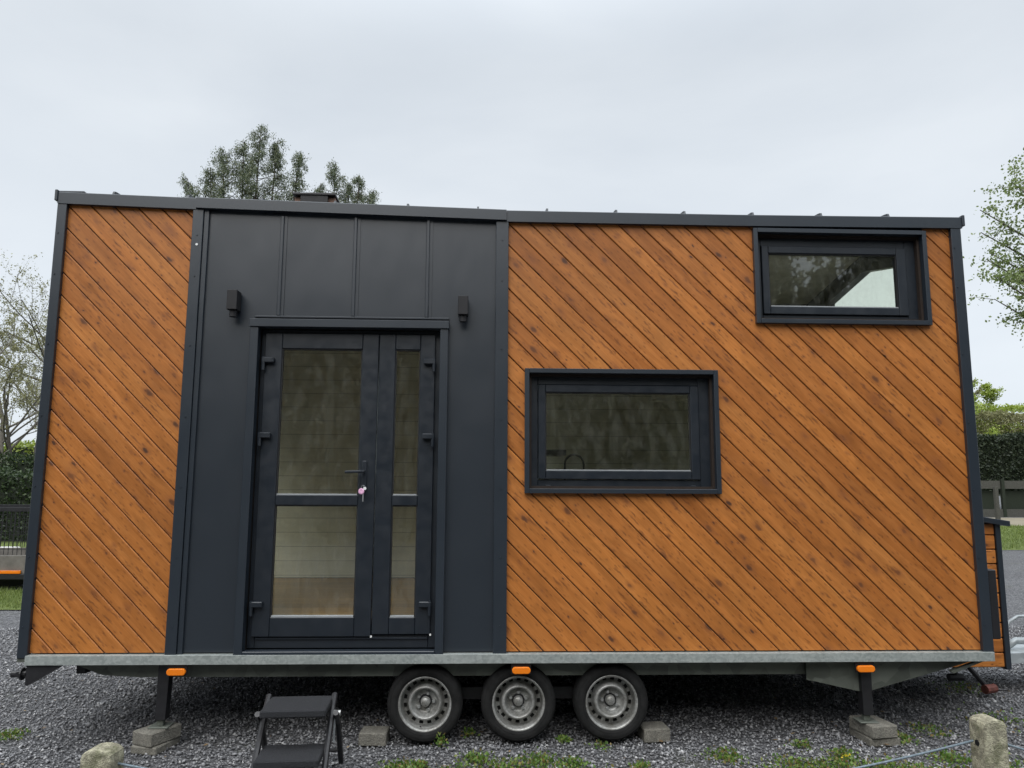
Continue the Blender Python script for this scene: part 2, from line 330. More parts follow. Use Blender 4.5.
# ------------------------------------------------------------ mesh helpers
class MB:
    def __init__(s): s.v = []; s.f = []; s.mi = []; s.mats = []
    def mat(s, m):
        if m not in s.mats: s.mats.append(m)
        return s.mats.index(m)
    def add(s, vs, fs, m=None):
        s.log = getattr(s, 'log', []); s.log.append((vs, fs, m)); b = len(s.v); s.v += [tuple(v) for v in vs]; s.f += [tuple(i + b for i in f) for f in fs]
        s.mi += [s.mat(m) if m else 0] * len(fs)
    def box(s, x0, x1, y0, y1, z0, z1, m=None, bev=0.0):
        if bev:
            import itertools
            b = bev; vs = []; idx = {}
            for cx, cy, cz in itertools.product((0, 1), repeat=3):
                X = (x0, x1)[cx]; Y = (y0, y1)[cy]; Z = (z0, z1)[cz]
                dx, dy, dz = (b, -b)[cx], (b, -b)[cy], (b, -b)[cz]
                idx[(cx, cy, cz)] = len(vs)
                vs += [(X, Y + dy, Z + dz), (X + dx, Y, Z + dz), (X + dx, Y + dy, Z)]
            I = lambda c, a: idx[c] + a
            fs = []
            for a in range(3):
                o1, o2 = [(1, 2), (0, 2), (0, 1)][a]
                for sd_ in (0, 1):
                    q = []
                    for u, w in ((0, 0), (1, 0), (1, 1), (0, 1)):
                        c = [0, 0, 0]; c[a] = sd_; c[o1] = u; c[o2] = w; q.append(I(tuple(c), a))
                    fs.append(q)
                for u in (0, 1):
                    for w in (0, 1):
                        c0 = [0, 0, 0]; c1 = [0, 0, 0]; c0[o1] = c1[o1] = u; c0[o2] = c1[o2] = w; c1[a] = 1
                        c0, c1 = tuple(c0), tuple(c1)
                        fs.append([I(c0, o1), I(c1, o1), I(c1, o2), I(c0, o2)])
            for c in itertools.product((0, 1), repeat=3): fs.append([I(c, 0), I(c, 1), I(c, 2)])
            s.add(vs, fs, m); s.fix = True
        else:
            vs = [(x0, y0, z0), (x1, y0, z0), (x1, y1, z0), (x0, y1, z0), (x0, y0, z1), (x1, y0, z1), (x1, y1, z1), (x0, y1, z1)]
            s.add(vs, [(0, 3, 2, 1), (4, 5, 6, 7), (0, 1, 5, 4), (1, 2, 6, 5), (2, 3, 7, 6), (3, 0, 4, 7)], m)
        return s
    def prism(s, poly, axis, a0, a1, m=None):
        """poly in the other two axes, extruded along axis (0,1,2)"""
        def P(u, v, a): return [(a, u, v), (u, a, v), (u, v, a)][axis]
        n = len(poly); vs = [P(u, v, a0) for u, v in poly] + [P(u, v, a1) for u, v in poly]
        s.add(vs, [tuple(range(n)), tuple(range(2 * n - 1, n - 1, -1))] + [(i, i + n, (i + 1) % n + n, (i + 1) % n) for i in range(n)], m); s.fix = True
        return s
    def tube(s, pts, r, n=8, m=None, cap=True):
        pts = [Vector(p) for p in pts]; rs = r if hasattr(r, '__len__') else [r] * len(pts)
        rings = []; pu = None
        for i, p in enumerate(pts):
            d = (pts[min(i + 1, len(pts) - 1)] - pts[max(i - 1, 0)]).normalized()
            if pu is None: pu = d.orthogonal().normalized()
            pu = (pu - d * pu.dot(d)).normalized() if (pu - d * pu.dot(d)).length > 1e-6 else d.orthogonal().normalized()
            w = d.cross(pu)
            rings.append([p + (pu * math.cos(2 * math.pi * k / n) + w * math.sin(2 * math.pi * k / n)) * rs[i] for k in range(n)])
        vs = [v for q in rings for v in q]; fs = []
        for i in range(len(pts) - 1):
            for k in range(n): fs.append((i * n + k, i * n + (k + 1) % n, (i + 1) * n + (k + 1) % n, (i + 1) * n + k))
        if cap: fs += [tuple(range(n - 1, -1, -1)), tuple((len(pts) - 1) * n + k for k in range(n))]
        s.add(vs, fs, m); return s
    def lathe(s, prof, c, axis='y', n=48, m=None):
        """prof: (radius, offset along axis)"""
        vs = []; fs = []
        for (r, a) in prof:
            for k in range(n):
                t_ = 2 * math.pi * k / n
                if axis == 'y': vs.append((c[0] + r * math.cos(t_), c[1] + a, c[2] + r * math.sin(t_)))
                else: vs.append((c[0] + r * math.cos(t_), c[1] + r * math.sin(t_), c[2] + a))
        for i in range(len(prof) - 1):
            for k in range(n): fs.append((i * n + k, (i + 1) * n + k, (i + 1) * n + (k + 1) % n, i * n + (k + 1) % n))
        s.add(vs, fs, m); s.fix = True; return s
    def build(s, name, mat=None, parent=None, smooth=False, bevel=0.0, loc=None):
        me = D.meshes.new(name); me.from_pydata(s.v, [], s.f)
        mats = s.mats if s.mats else [mat]
        for k in mats: me.materials.append(k if k else mat)
        if s.mats: me.polygons.foreach_set('material_index', s.mi)
        if getattr(s, 'fix', False):
            import bmesh
            bm = bmesh.new(); bm.from_mesh(me); bmesh.ops.recalc_face_normals(bm, faces=bm.faces); bm.to_mesh(me); bm.free()
        if smooth: me.shade_smooth()
        me.update(); o = D.objects.new(name, me); COL.objects.link(o)
        if parent: o.parent = parent
        if loc: o.location = loc
        if bevel:
            b = o.modifiers.new('bevel', 'BEVEL'); b.width = bevel; b.segments = 2; b.limit_method = 'ANGLE'; b.angle_limit = R_(40)
        return o
def build_each(mb, name, mat, parent, **k):
    """one object for each shape collected in mb"""
    res = []
    for vs, fs, m_ in mb.log:
        q = MB(); q.add(vs, fs); q.fix = True; res.append(q.build(name, m_ or mat, parent, **k))
    return res
def tag(o, label=None, cat=None, group=None, kind=None):
    if label: o['label'] = label
    if cat: o['category'] = cat
    if group: o['group'] = group
    if kind: o['kind'] = kind
    return o
def empty(name, loc=(0, 0, 0), rz=0.0):
    o = D.objects.new(name, None); COL.objects.link(o); o.location = loc; o.rotation_euler = (0, 0, rz); o.empty_display_size = 0.1
    return o
def children(o): return [c for c in list(COL.objects) if c.parent == o]
def copy_tree(o, parent=None):
    c = o.copy(); COL.objects.link(c); c.parent = parent
    for ch in children(o): copy_tree(ch, c)
    return c
def quads_np(name, V, mat, parent=None, nper=4, loc=None):
    """V: (N, nper, 3) separate polygons"""
    N = V.shape[0]; me = D.meshes.new(name)
    me.vertices.add(N * nper); me.vertices.foreach_set('co', V.reshape(-1).astype(np.float32))
    me.loops.add(N * nper); me.loops.foreach_set('vertex_index', np.arange(N * nper, dtype=np.int32))
    me.polygons.add(N); me.polygons.foreach_set('loop_start', np.arange(0, N * nper, nper, dtype=np.int32)); me.polygons.foreach_set('loop_total', np.full(N, nper, dtype=np.int32))
    me.materials.append(mat); me.update(calc_edges=True); me.validate()
    o = D.objects.new(name, me); COL.objects.link(o)
    if parent: o.parent = parent
    if loc: o.location = loc
    return o
def leaf_quads(P, size, rng, droop=0.0, aspect=0.55, up=0.0):
    N = len(P)
    a = rng.normal(size=(N, 3)); a[:, 2] -= droop; a[:, 2] += up; a /= np.linalg.norm(a, axis=1, keepdims=True)
    b = rng.normal(size=(N, 3)); b -= (b * a).sum(1, keepdims=True) * a; b /= np.linalg.norm(b, axis=1, keepdims=True)
    L = size * rng.uniform(0.6, 1.3, (N, 1)); W = L * aspect * 0.5
    return np.stack([P, P + a * L * 0.5 + b * W, P + a * L, P + a * L * 0.5 - b * W], 1)

# ============================================================ SETTING
g = MB(); n = 60
g.add([(-400, -400, 0.0), (400, -400, 0.0), (400, 500, 0.0), (-400, 500, 0.0)], [(0, 1, 2, 3)])
tag(g.build('ground', M['gravelg']), kind='structure')
rng = np.random.default_rng(3)
# loose stones in the near ground
NS = 120000
px = rng.uniform(-6.0, 6.6, NS); py = rng.uniform(-1.7, 4.2, NS); sz = rng.uniform(0.006, 0.0135, NS) * np.where(rng.random(NS) < .06, 1.6, 1.0)
pz = 0.004 + rng.uniform(0, 0.012, NS)
oc = np.array([[1, 0, 0], [0, 1, 0], [-1, 0, 0], [0, -1, 0], [0, 0, 1], [0, 0, -1]], float)
S = oc[None] * rng.uniform(0.65, 1.35, (NS, 6, 1)) + rng.normal(0, 0.22, (NS, 6, 3))
S *= np.stack([rng.uniform(0.7, 1.3, NS), rng.uniform(0.6, 1.0, NS), rng.uniform(0.45, 0.9, NS)], 1)[:, None, :]
th = rng.uniform(0, 6.283, NS); tl = rng.normal(0, 0.5, NS)
c_, s_ = np.cos(tl), np.sin(tl); y_ = S[..., 1] * c_[:, None] - S[..., 2] * s_[:, None]; z_ = S[..., 1] * s_[:, None] + S[..., 2] * c_[:, None]
S = np.stack([S[..., 0], y_, z_], -1)
c_, s_ = np.cos(th)[:, None], np.sin(th)[:, None]; x_ = S[..., 0] * c_ - S[..., 1] * s_; y_ = S[..., 0] * s_ + S[..., 1] * c_
S = np.stack([x_, y_, S[..., 2]], -1) * sz[:, None, None] + np.stack([px, py, pz], 1)[:, None, :]
tri = np.array([[0, 1, 4], [1, 2, 4], [2, 3, 4], [3, 0, 4], [1, 0, 5], [2, 1, 5], [3, 2, 5], [0, 3, 5]])
F = (tri[None] + (np.arange(NS) * 6)[:, None, None]).reshape(-1).astype(np.int32)
me = D.meshes.new('gravel_stones'); me.vertices.add(NS * 6); me.vertices.foreach_set('co', S.reshape(-1).astype(np.float32))
me.loops.add(len(F)); me.loops.foreach_set('vertex_index', F); nf = len(F) // 3
me.polygons.add(nf); me.polygons.foreach_set('loop_start', np.arange(0, nf * 3, 3, dtype=np.int32)); me.polygons.foreach_set('loop_total', np.full(nf, 3, dtype=np.int32))
me.materials.append(M['stone']); me.update(calc_edges=True)
o = D.objects.new('gravel_stones', me); COL.objects.link(o); tag(o, 'loose blue-grey crushed gravel covering the ground around the tiny house', 'gravel', kind='stuff')

def sheet(name, poly, z, mat):
    b = MB(); b.add([(x, y, z) for x, y in poly], [tuple(range(len(poly)))]); return tag(b.build(name, mat), kind='structure')
sheet('lawn', [(9.5, 15.0), (60, 16.5), (60, 27.5), (12, 27.5)], 0.012, M['lawn'])
sheet('path', [(12, 27.5), (60, 27.5), (60, 36), (12, 36)], 0.010, M['earth'])
sheet('grass_verge', [(-40, 10.5), (-5, 10.2), (-2, 24), (-60, 26)], 0.012, M['lawn'])
sheet('grass_strip', [(-12, 5.6), (-5.9, 5.5), (-5.2, 7.3), (-12, 7.6)], 0.014, M['lawn'])

def blades(region, N, h, seed, name, label):
    r = np.random.default_rng(seed); x = r.uniform(region[0], region[1], N); y = r.uniform(region[2], region[3], N)
    P = np.stack([x, y, np.zeros(N)], 1); a = r.normal(0, 0.35, (N, 3)); a[:, 2] = 1; L = h * r.uniform(0.5, 1.3, (N, 1))
    w = r.normal(size=(N, 3)); w[:, 2] = 0; w /= np.linalg.norm(w, axis=1, keepdims=True); w *= h * 0.08
    V = np.stack([P - w, P + w, P + a * L], 1)
    return tag(quads_np(name, V, M['grass'], nper=3), label, 'grass', kind='stuff')
blades((-12, -5.5, 5.6, 7.5), 14000, 0.07, 5, 'grass_blades', 'short patchy grass on the strip in front of the parked trailer')
blades((9.8, 24, 15.3, 27.5), 26000, 0.11, 6, 'lawn_blades', 'short bright green grass of the lawn beyond the gravel on the right')

# ============================================================ TINY HOUSE ON TRAILER
H = tag(empty('tiny_house', (0, 0, 0)), 'long tiny house on a three-axle trailer with diagonal orange-brown boards and anthracite metal door section', 'tiny house')

def clip(poly, nrm, d):      # keep u*nx+v*ny <= d
    o_ = []
    for i in range(len(poly)):
        a, b = poly[i], poly[(i + 1) % len(poly)]
        fa = a[0] * nrm[0] + a[1] * nrm[1] - d; fb = b[0] * nrm[0] + b[1] * nrm[1] - d
        if fa <= 0: o_.append(a)
        if (fa < 0 < fb) or (fb < 0 < fa):
            t_ = fa / (fa - fb); o_.append((a[0] + t_ * (b[0] - a[0]), a[1] + t_ * (b[1] - a[1])))
    return o_
def cladding(name, rects):
    mb = MB(); G, C = 0.0075, 0.0065
    rr = random.Random(11)
    jit = {i: (rr.uniform(-0.0012, 0.0012), rr.uniform(-0.0012, 0.0015)) for i in range(0, 140)}
    for (x0, x1, z0, z1) in rects:
        kmin, kmax = x0 + z0, x1 + z1
        i = int((kmin - K0) / PITCH) - 1
        while K0 + i * PITCH < kmax:
            a = K0 + i * PITCH; e, yo = jit[i % 140]
            bands = [(a, a + G, 0.011, 0.011, 1), (a + G, a + G + 0.0006, 0.011, 0.004 + yo, 0), (a + G + 0.0006, a + G + C, 0.004 + yo, yo, 0),
                     (a + G + C, a + PITCH - C, yo, yo, 0), (a + PITCH - C, a + PITCH - 0.0006, yo, 0.004 + yo, 0), (a + PITCH - 0.0006, a + PITCH, 0.004 + yo, 0.011, 0)]
            for (k0, k1, y0, y1, mi) in bands:
                p = [(x0, z0), (x1, z0), (x1, z1), (x0, z1)]
                p = clip(p, (1, 1), k1); p = clip(p, (-1, -1), -k0) if p else p
                if len(p) < 3: continue
                vs = [(x, y0 + (y1 - y0) * (x + z - k0) / (k1 - k0), z) for x, z in p]
                mb.add(vs, [tuple(range(len(vs)))], M['membrane'] if mi else M['wood'])
            i += 1
    return mb.build(name, M['wood'], H)
# fascia height along the front
def fz(x):
    P = [(-3.3, 3.801), (-2.336, 3.775), (-0.096, 3.724), (1.72, 3.723), (3.3, 3.735)]
    for (a, za), (b, zb) in zip(P, P[1:]):
        if x <= b: return za + (zb - za) * (x - a) / (b - a)
    return P[-1][1]
tag(cladding('wood_cladding', [(-3.235, -2.344, 0.628, 3.72)]), 'narrow panel of diagonal orange-brown boards left of the door section')
W2 = (1.714, 3.012, 2.911, 3.625); W3 = (0.036, 1.417, 1.687, 2.563)
tag(cladding('wood_cladding', [(-0.086, W3[0] + .01, 0.628, 3.66), (W3[0] + .01, W3[1] - .01, 0.628, W3[2] + .01), (W3[0] + .01, W3[1] - .01, W3[3] - .01, 3.66),
    (W3[1] - .01, W2[0] + .01, 0.628, 3.66), (W2[0] + .01, W2[1] - .01, 0.628, W2[2] + .01), (W2[1] - .01, 3.207, 0.628, 3.66)]),
    'wide panel of diagonal orange-brown boards right of the door section, around both windows')
# wall core behind (with openings) and other three walls
WB = 0.10     # inner face of front wall
mb = MB()
DO = (-1.84, -0.56, 0.63, 2.84)
def core(x0, x1, z0, z1): mb.box(x0, x1, 0.014, WB, z0, z1)
w2o = (W2[0] + .05, W2[1] - .05, W2[2] + .05, W2[3] - .05); w3o = (W3[0] + .05, W3[1] - .05, W3[2] + .05, W3[3] - .05)
core(-3.25, DO[0], .625, 3.66); core(DO[0], DO[1], DO[3], 3.66); core(DO[1], w3o[0], .625, 3.66)
core(w3o[0], w3o[1], .625, w3o[2]); core(w3o[0], w3o[1], w3o[3], 3.66); core(w3o[1], w2o[0], .625, 3.66)
core(w2o[0], w2o[1], .625, w2o[2]); core(w2o[0], w2o[1], w2o[3], 3.66); core(w2o[1], 3.25, .625, 3.66)
mb.build('front_wall', M['membrane'], H)
# end and back walls, gable profile (y, z)
gab = [(0.02, .625), (0.02, 3.68), (1.27, 3.86), (2.52, 3.68), (2.52, .625)]
MB().prism(gab, 0, -3.28, -3.20, M['metal']).build('end_wall', M['metal'], H) if False else None
mb = MB()
for pl in ([(0.02, .625), (0.02, 3.68), (.5, 3.748), (.5, .625)], [(2.1, .625), (2.1, 3.74), (2.52, 3.68), (2.52, .625)], [(.5, 2.9), (.5, 3.748), (1.27, 3.86), (2.1, 3.74), (2.1, 2.9)], [(.5, .625), (.5, .85), (2.1, .85), (2.1, .625)]):
    mb.prism(pl, 0, -3.28, -3.20)
mb.build('end_wall', M['metal'], H)
MB().box(-3.25, -3.242, .5, 2.1, .85, 2.9).build('added_end_light_pane', M['glassend'], H)  # unseen glazed opening, added to let daylight brighten the room
# right end wall as strips round the gable window
gw = [(0.75, 2.95), (0.75, 3.587), (1.26, 3.69), (1.97, 3.566), (1.97, 2.95)]
mb = MB()
for pl in ([(0.02, .625), (0.02, 3.68), (.75, 3.785), (.75, .625)], [(1.97, .625), (1.97, 3.759), (2.52, 3.68), (2.52, .625)], [(.75, .625), (.75, 2.95), (1.97, 2.95), (1.97, .625)],
           [(.75, 3.587), (.75, 3.785), (1.27, 3.86), (1.26, 3.69)], [(1.26, 3.69), (1.27, 3.86), (1.97, 3.759), (1.97, 3.566)]):
    mb.prism(pl, 0, 3.20, 3.28)
mb.build('end_wall', M['metal'], H)
ew = MB().prism(gw, 0, 3.235, 3.247).build('gable_window', M['glassend'], H)
RO = [(-3.1, -2.45, 1.0, 2.7), (-.82, .28, .9, 2.9), (2.0, 3.0, 1.8, 2.5)]  # rear openings out of view, added to bring more light inside
def rear(mb, y0, y1, x0, x1, z0, z1):
    xs = [x0] + [v for q in RO for v in q[:2]] + [x1]
    for a, b in zip(xs[0::2], xs[1::2]): mb.box(a, b, y0, y1, z0, z1)
    for (a, b, c, d) in RO: mb.box(a, b, y0, y1, z0, c); mb.box(a, b, y0, y1, d, z1)
mb = MB(); rear(mb, 2.44, 2.52, -3.19, 3.19, .625, 3.68); mb.build('back_wall', M['metal'], H)
for (a, b, c, d) in RO: MB().box(a, b, 2.47, 2.478, c, d).build('added_rear_light_pane', M['glassend'], H)
# interior
mb = MB()
rear(mb, 2.42, 2.435, -3.19, 3.19, .82, 3.66);  mb.box(3.182, 3.196, WB, 2.42, .82, 2.93)
mb.build('wall_lining', M['lining'], H)
MB().box(-3.19, 3.19, WB, 2.42, .78, .815).build('wood_floor', M['floor'], H)
mb = MB(); mb.add([(-3.2, .02, 3.665), (3.2, .02, 3.665), (3.2, 1.27, 3.845), (-3.2, 1.27, 3.845), (3.2, 2.5, 3.665), (-3.2, 2.5, 3.665)], [(0, 1, 2, 3), (3, 2, 4, 5)])
mb.build('ceiling_lining', M['darklin'], H)
MB().box(1.5, 3.18, .5, 2.42, 2.62, 2.70).build('loft_floor', M['darklin'], H)
MB().box(-.13, 3.18, 1.85, 2.41, .82, 1.72).build('kitchen_cupboards', M['lining'], H)
ct = MB().box(.02, 1.6, WB + .03, .62, 1.66, 1.72).build('worktop', M['darklin'], H)
mb = MB(); pts = [(.37, .47, 1.72), (.37, .47, 1.9)] + [(.443 - .073 * math.cos(a), .47, 1.9 + .075 * math.sin(a)) for a in [i * math.pi / 10 for i in range(1, 10)]] + [(.516, .47, 1.9), (.516, .47, 1.865)]
mb.tube(pts, .0085, 8); mb.build('faucet', M['black'], ct, smooth=True)
MB().box(.03, .43, .9, 1.3, 1.99, 2.03).build('wall_shelf', M['black'], H)

# roof
mb = MB()
for a, b, c, d in ((.045, 3.72, 1.27, 3.895), (1.27, 3.895, 2.57, 3.70)):
    mb.prism([(a, b), (c, d), (c, d - .03), (a, b - .03)], 0, -3.31, 3.29)
rf = mb.build('roof', M['roofm'], H)
mb = MB()
for x in (-2.92, -2.394, -1.87, -1.345, -.819, -.308, .198, .707, 1.213, 1.722, 2.235, 2.744):
    z0 = fz(x) + .002
    mb.prism([(-.03, z0 - .01), (-.012, z0 + .026), (.02, z0 + .032), (1.27, 3.93), (1.27, 3.89), (.0, 3.70)], 0, x - .007, x + .007)
build_each(mb, 'roof_seam', M['roofm'], rf)
# fascia in three pieces
def fascia(x0, x1, h, y0, y1):
    m_ = MB(); n_ = 4 if x0 < 0 else 6; vs = []; fs = []
    for i in range(n_ + 1):
        x = x0 + (x1 - x0) * i / n_; z = fz(x)
        prof = [(y0, z - h), (y0, z - .004), (y0 + .003, z), (y1, z + .002), (y1, z - h), (y0 + .012, z - h)]
        vs += [(x, a, b) for a, b in prof]
    for i in range(n_):
        for k in range(6): fs.append((i * 6 + k, i * 6 + (k + 1) % 6, (i + 1) * 6 + (k + 1) % 6, (i + 1) * 6 + k))
    fs += [tuple(range(6)), tuple(n_ * 6 + k for k in range(6))]
    m_.add(vs, fs); m_.fix = True
    o_ = m_.build('fascia', M['trim'], H); return o_
fascia(-3.30, -2.325, .085, -.035, .05); fascia(-2.3235, -.10, .078, -.05, .05); fascia(-.0985, 3.290, .085, -.035, .05)
mb = MB(); mb.box(-3.318, -3.298, -.045, .08, 3.735, 3.815, bev=.003); mb.box(3.288, 3.308, -.045, .08, 3.665, 3.748, bev=.003); mb.box(-3.31, -3.12, -.03, .06, 3.797, 3.812, bev=.003)
build_each(mb, 'fascia_end_cap', M['trim'], H)
# vertical trims
def trim(x0, x1, zt, y=-.03, zb=.585):
    m_ = MB(); m_.box(x0, x1, y, .02, zb, zt, bev=.003)
    o_ = m_.build('corner_trim', M['trim'], H)
    s_ = MB(); xm = (x0 + x1) / 2 if x1 < 0 and x0 > -3 else x0 + .02
    for z in (.80, 1.25, 1.72, 2.2, 2.7, 3.2, 3.5):
        s_.tube([(xm, y - .004, z), (xm, y + .001, z)], .006, 8)
    build_each(s_, 'screw', M['trim'], o_); return o_
trim(-3.30, -3.234, 3.715, zb=.60); trim(-2.347, -2.272, 3.692, zb=.595); trim(-.175, -.084, 3.645, zb=.60); trim(3.204, 3.280, 3.65, zb=.60)
mb = MB(); mb.box(-2.2695, -2.236, -.018, .01, .597, 3.70, bev=.002); mb.build('trim_return', M['trim'], H)
mb = MB()
for (x, z) in ((-2.305, 3.43),): mb.tube([(x, -.034, z), (x, -.029, z)], .009, 8)
mb.build('bare_screw', M['white'], H)
# metal section
mb = MB()
mb.box(-2.24, DO[0] - .02, 0.0, .0125, .628, 3.69); mb.box(DO[1] + .02, -.17, 0.0, .0125, .628, 3.66); mb.box(DO[0] - .02, DO[1] + .02, 0.0, .0125, DO[3] + .01, 3.68)
pn = mb.build('metal_panel', M['metal'], H)
mb = MB()
for x in (-1.714, -1.19, -.667): mb.box(x - .012, x + .012, -.016, -.001, 2.925, 3.66, bev=.004); mb.box(x + .012, x + .034, -.005, -.001, 2.925, 3.66)
build_each(mb, 'standing_seam', M['metal'], pn)
MB().box(-1.875, -.505, -.022, -.001, 2.908, 2.922, bev=.003).build('drip_flashing', M['metal'], pn)
MB().box(-3.22, 3.22, .002, .012, .6245, .6275).build('base_gap_strip', M['black'], H)

# door
ds = MB()
ds.box(-1.894, -1.838, -.045, .03, .585, 2.835, bev=.003); ds.box(-.565, -.509, -.045, .03, .60, 2.835, bev=.003)
ds.box(-1.90, -.503, -.055, .03, 2.8365, 2.893, bev=.003); ds.box(-1.8365, -.5665, -.046, .03, .598, .640, bev=.003)
dr = ds.build('door', M['trim'], H)
def frame_box(x0, x1, z0, z1, w, y0, y1, wb=None, wt=None, m_=None):
    wb = wb or w; wt = wt or w; b = m_ or MB(); e = .0012
    b.box(x0, x0 + w, y0, y1, z0, z1, bev=.003); b.box(x1 - w, x1, y0, y1, z0, z1, bev=.003)
    b.box(x0 + w + e, x1 - w - e, y0 + .0005, y1, z0, z0 + wb, bev=.003); b.box(x0 + w + e, x1 - w - e, y0 + .0005, y1, z1 - wt, z1, bev=.003)
    return b
fr = frame_box(-1.836, -.567, .643, 2.833, .05, .045, .10, wb=.085)
fr.box(-1.78, -.62, .035, .06, .700, .716, bev=.003)
fr.build('door_frame', M['pvc'], dr)
def leaf(name, x0, x1, z0, z1, g_x0, g_x1, rail0, rail1, gz0, gz1, label):
    b = MB(); e = .001; y0, y1 = .02, .085
    b.box(x0, g_x0, y0, y1, z0, z1, bev=.004); b.box(g_x1, x1, y0, y1, z0, z1, bev=.004)
    for (za, zb) in ((z0, gz0), (rail0, rail1), (gz1, z1)): b.box(g_x0 + e, g_x1 - e, y0 + .0004, y1, za, zb, bev=.004)
    o_ = tag(b.build(name, M['pvc'], dr), label)
    for (za, zb) in ((gz0, rail0), (rail1, gz1)):
        p_ = MB(); p_.box(g_x0 + .001, g_x1 - .001, .055, .061, za + .001, zb - .001, M['glass'])
        p_.build('glass_pane', M['glass'], dr)
    s_ = MB()
    for (za, zb) in ((gz0, rail0), (rail1, gz1)):
        w = .008
        s_.box(g_x0 + .0005, g_x0 + w, .030, .0545, za + .001, zb - .001, M['gasket']); s_.box(g_x1 - w, g_x1 - .0005, .030, .0545, za + .001, zb - .001, M['gasket'])
        s_.box(g_x0 + w, g_x1 - w, .030, .0545, zb - w, zb - .001, M['gasket'])
        s_.box(g_x0 + w, g_x1 - w, .026, .0545, za + .001, za + .009, M['bead'])
    s_.build('glazing_gasket', M['gasket'], dr)
leaf('door_leaf', -1.803, -1.004, .722, 2.806, -1.684, -1.117, 1.598, 1.668, .850, 2.695, 'wide left door leaf with handle')
leaf('door_leaf', -.998, -.602, .736, 2.806, -.884, -.706, 1.598, 1.668, .848, 2.695, 'narrow right door leaf')
for sx, xs in ((1, -1.815), (-1, -.595)):
    for z in (2.60, 2.07, .93):
        h_ = MB(); a, b_ = (xs, xs + sx * .085); h_.box(min(a, b_), max(a, b_), -.018, .018, z - .012, z + .026, bev=.005)
        h_.tube([(xs + sx * .012, -.006, z - .065), (xs + sx * .012, -.006, z + .03)], .012, 10)
        h_.build('hinge', M['pvc'], dr)
h_ = MB(); h_.box(-1.094, -1.062, .006, .0195, 1.70, 1.905, bev=.004)
h_.tube([(-1.078, .018, 1.83), (-1.078, -.035, 1.83), (-1.095, -.044, 1.83), (-1.20, -.044, 1.826)], .010, 8)
h_.build('door_handle', M['pvc'], dr)
h_ = MB(); h_.tube([(-.999, .012, .724), (-.999, .019, .724)], .007, 8); h_.tube([(-.60, .012, .735), (-.60, .019, .735)], .007, 8)
build_each(h_, 'screw_cap', M['white'], dr)

# key with tag hanging in the lock
k_ = MB(); k_.box(-1.080, -1.076, -.012, .004, 1.722, 1.738); k_.tube([(-1.078 + .014 * math.cos(a), -.014, 1.722 + .014 * math.sin(a)) for a in [i * .628 for i in range(11)]], .0015, 6)
kk = tag(empty('key_ring', (0, 0, 0)), 'small key ring with a pink patterned tag hanging in the lock of the glazed door', 'key ring')
k_.build('key', M['screw'], kk)
k_ = MB(); k_.lathe([(0, -.003), (.016, -.003), (.021, 0), (.016, .003), (0, .003)], (-1.089, -.018, 1.695), n=12, m=M['pink']); k_.lathe([(0, -.003), (.011, -.003), (.011, .003), (0, .003)], (-1.066, -.016, 1.715), n=12, m=M['white'])
k_.build('tag', M['pink'], kk)
k_ = MB(); k_.box(-1.081, -1.073, -.016, -.012, 1.625, 1.700); k_.build('spare_key', M['screw'], kk)

# windows
def window(W, gx0, gx1, gz0, gz1, sash, label):
    x0, x1, z0, z1 = W; b = MB(); t_ = .032
    b.box(x0, x0 + t_, -.035, .10, z0, z1, bev=.002); b.box(x1 - t_, x1, -.035, .10, z0, z1, bev=.002)
    b.box(x0 + t_ + .001, x1 - t_ - .001, -.037, .10, z1 - t_, z1, bev=.002); b.box(x0 + t_ + .001, x1 - t_ - .001, -.040, .10, z0, z0 + t_, bev=.002)
    w = tag(b.build('window', M['trim'], H), label)
    sx0, sx1, sz0, sz1 = sash
    f_ = MB(); e = .001
    X0, X1, Z0, Z1 = x0 + t_ + .001, x1 - t_ - .001, z0 + t_ + .001, z1 - t_ - .001
    f_.box(X0, sx0 - .002, .052, .098, Z0, Z1, bev=.003); f_.box(sx1 + .002, X1, .052, .098, Z0, Z1, bev=.003)
    f_.box(sx0 - .001, sx1 + .001, .0525, .098, Z0, sz0 - .002, bev=.003); f_.box(sx0 - .001, sx1 + .001, .0525, .098, sz1 + .002, Z1, bev=.003)
    f_.build('frame', M['pvc'], w)
    s_ = MB()
    s_.box(sx0, gx0, .034, .095, sz0, sz1, bev=.004); s_.box(gx1, sx1, .034, .095, sz0, sz1, bev=.004)
    s_.box(gx0 + e, gx1 - e, .0345, .095, sz0, gz0, bev=.004); s_.box(gx0 + e, gx1 - e, .0345, .095, gz1, sz1, bev=.004)
    s_.build('sash', M['pvc'], w)
    p_ = MB(); p_.box(gx0 + e, gx1 - e, .062, .068, gz0 + e, gz1 - e); p_.build('glass_pane', M['glass'], w)
    q = MB(); q.box(gx0 + .008, gx1 - .008, .044, .0615, gz1 - .008, gz1 - .001, M['gasket']); q.box(gx0 + .001, gx0 + .008, .044, .0615, gz0 + .001, gz1 - .001, M['gasket']); q.box(gx1 - .008, gx1 - .001, .044, .0615, gz0 + .001, gz1 - .001, M['gasket'])
    q.box(gx0 + .008, gx1 - .008, .040, .0615, gz0 + .001, gz0 + .008, M['bead']); q.build('glazing_gasket', M['gasket'], w)
    d_ = MB()
    for xx in (sx0 + .07, sx1 - .05): d_.box(xx - .018, xx + .018, .040, .0515, Z0 + .012, Z0 + .024, bev=.003)
    build_each(d_, 'drain_cap', M['bead'] if False else M['pvc'], w)
    return w
window(W3, .186, 1.229, 1.845, 2.402, (.135, 1.290, 1.785, 2.456), 'larger lower window with recessed frame')
window(W2, 1.845, 2.815, 3.052, 3.458, (1.795, 2.885, 2.995, 3.512), 'upper loft window with a bright patch of sky seen through it')

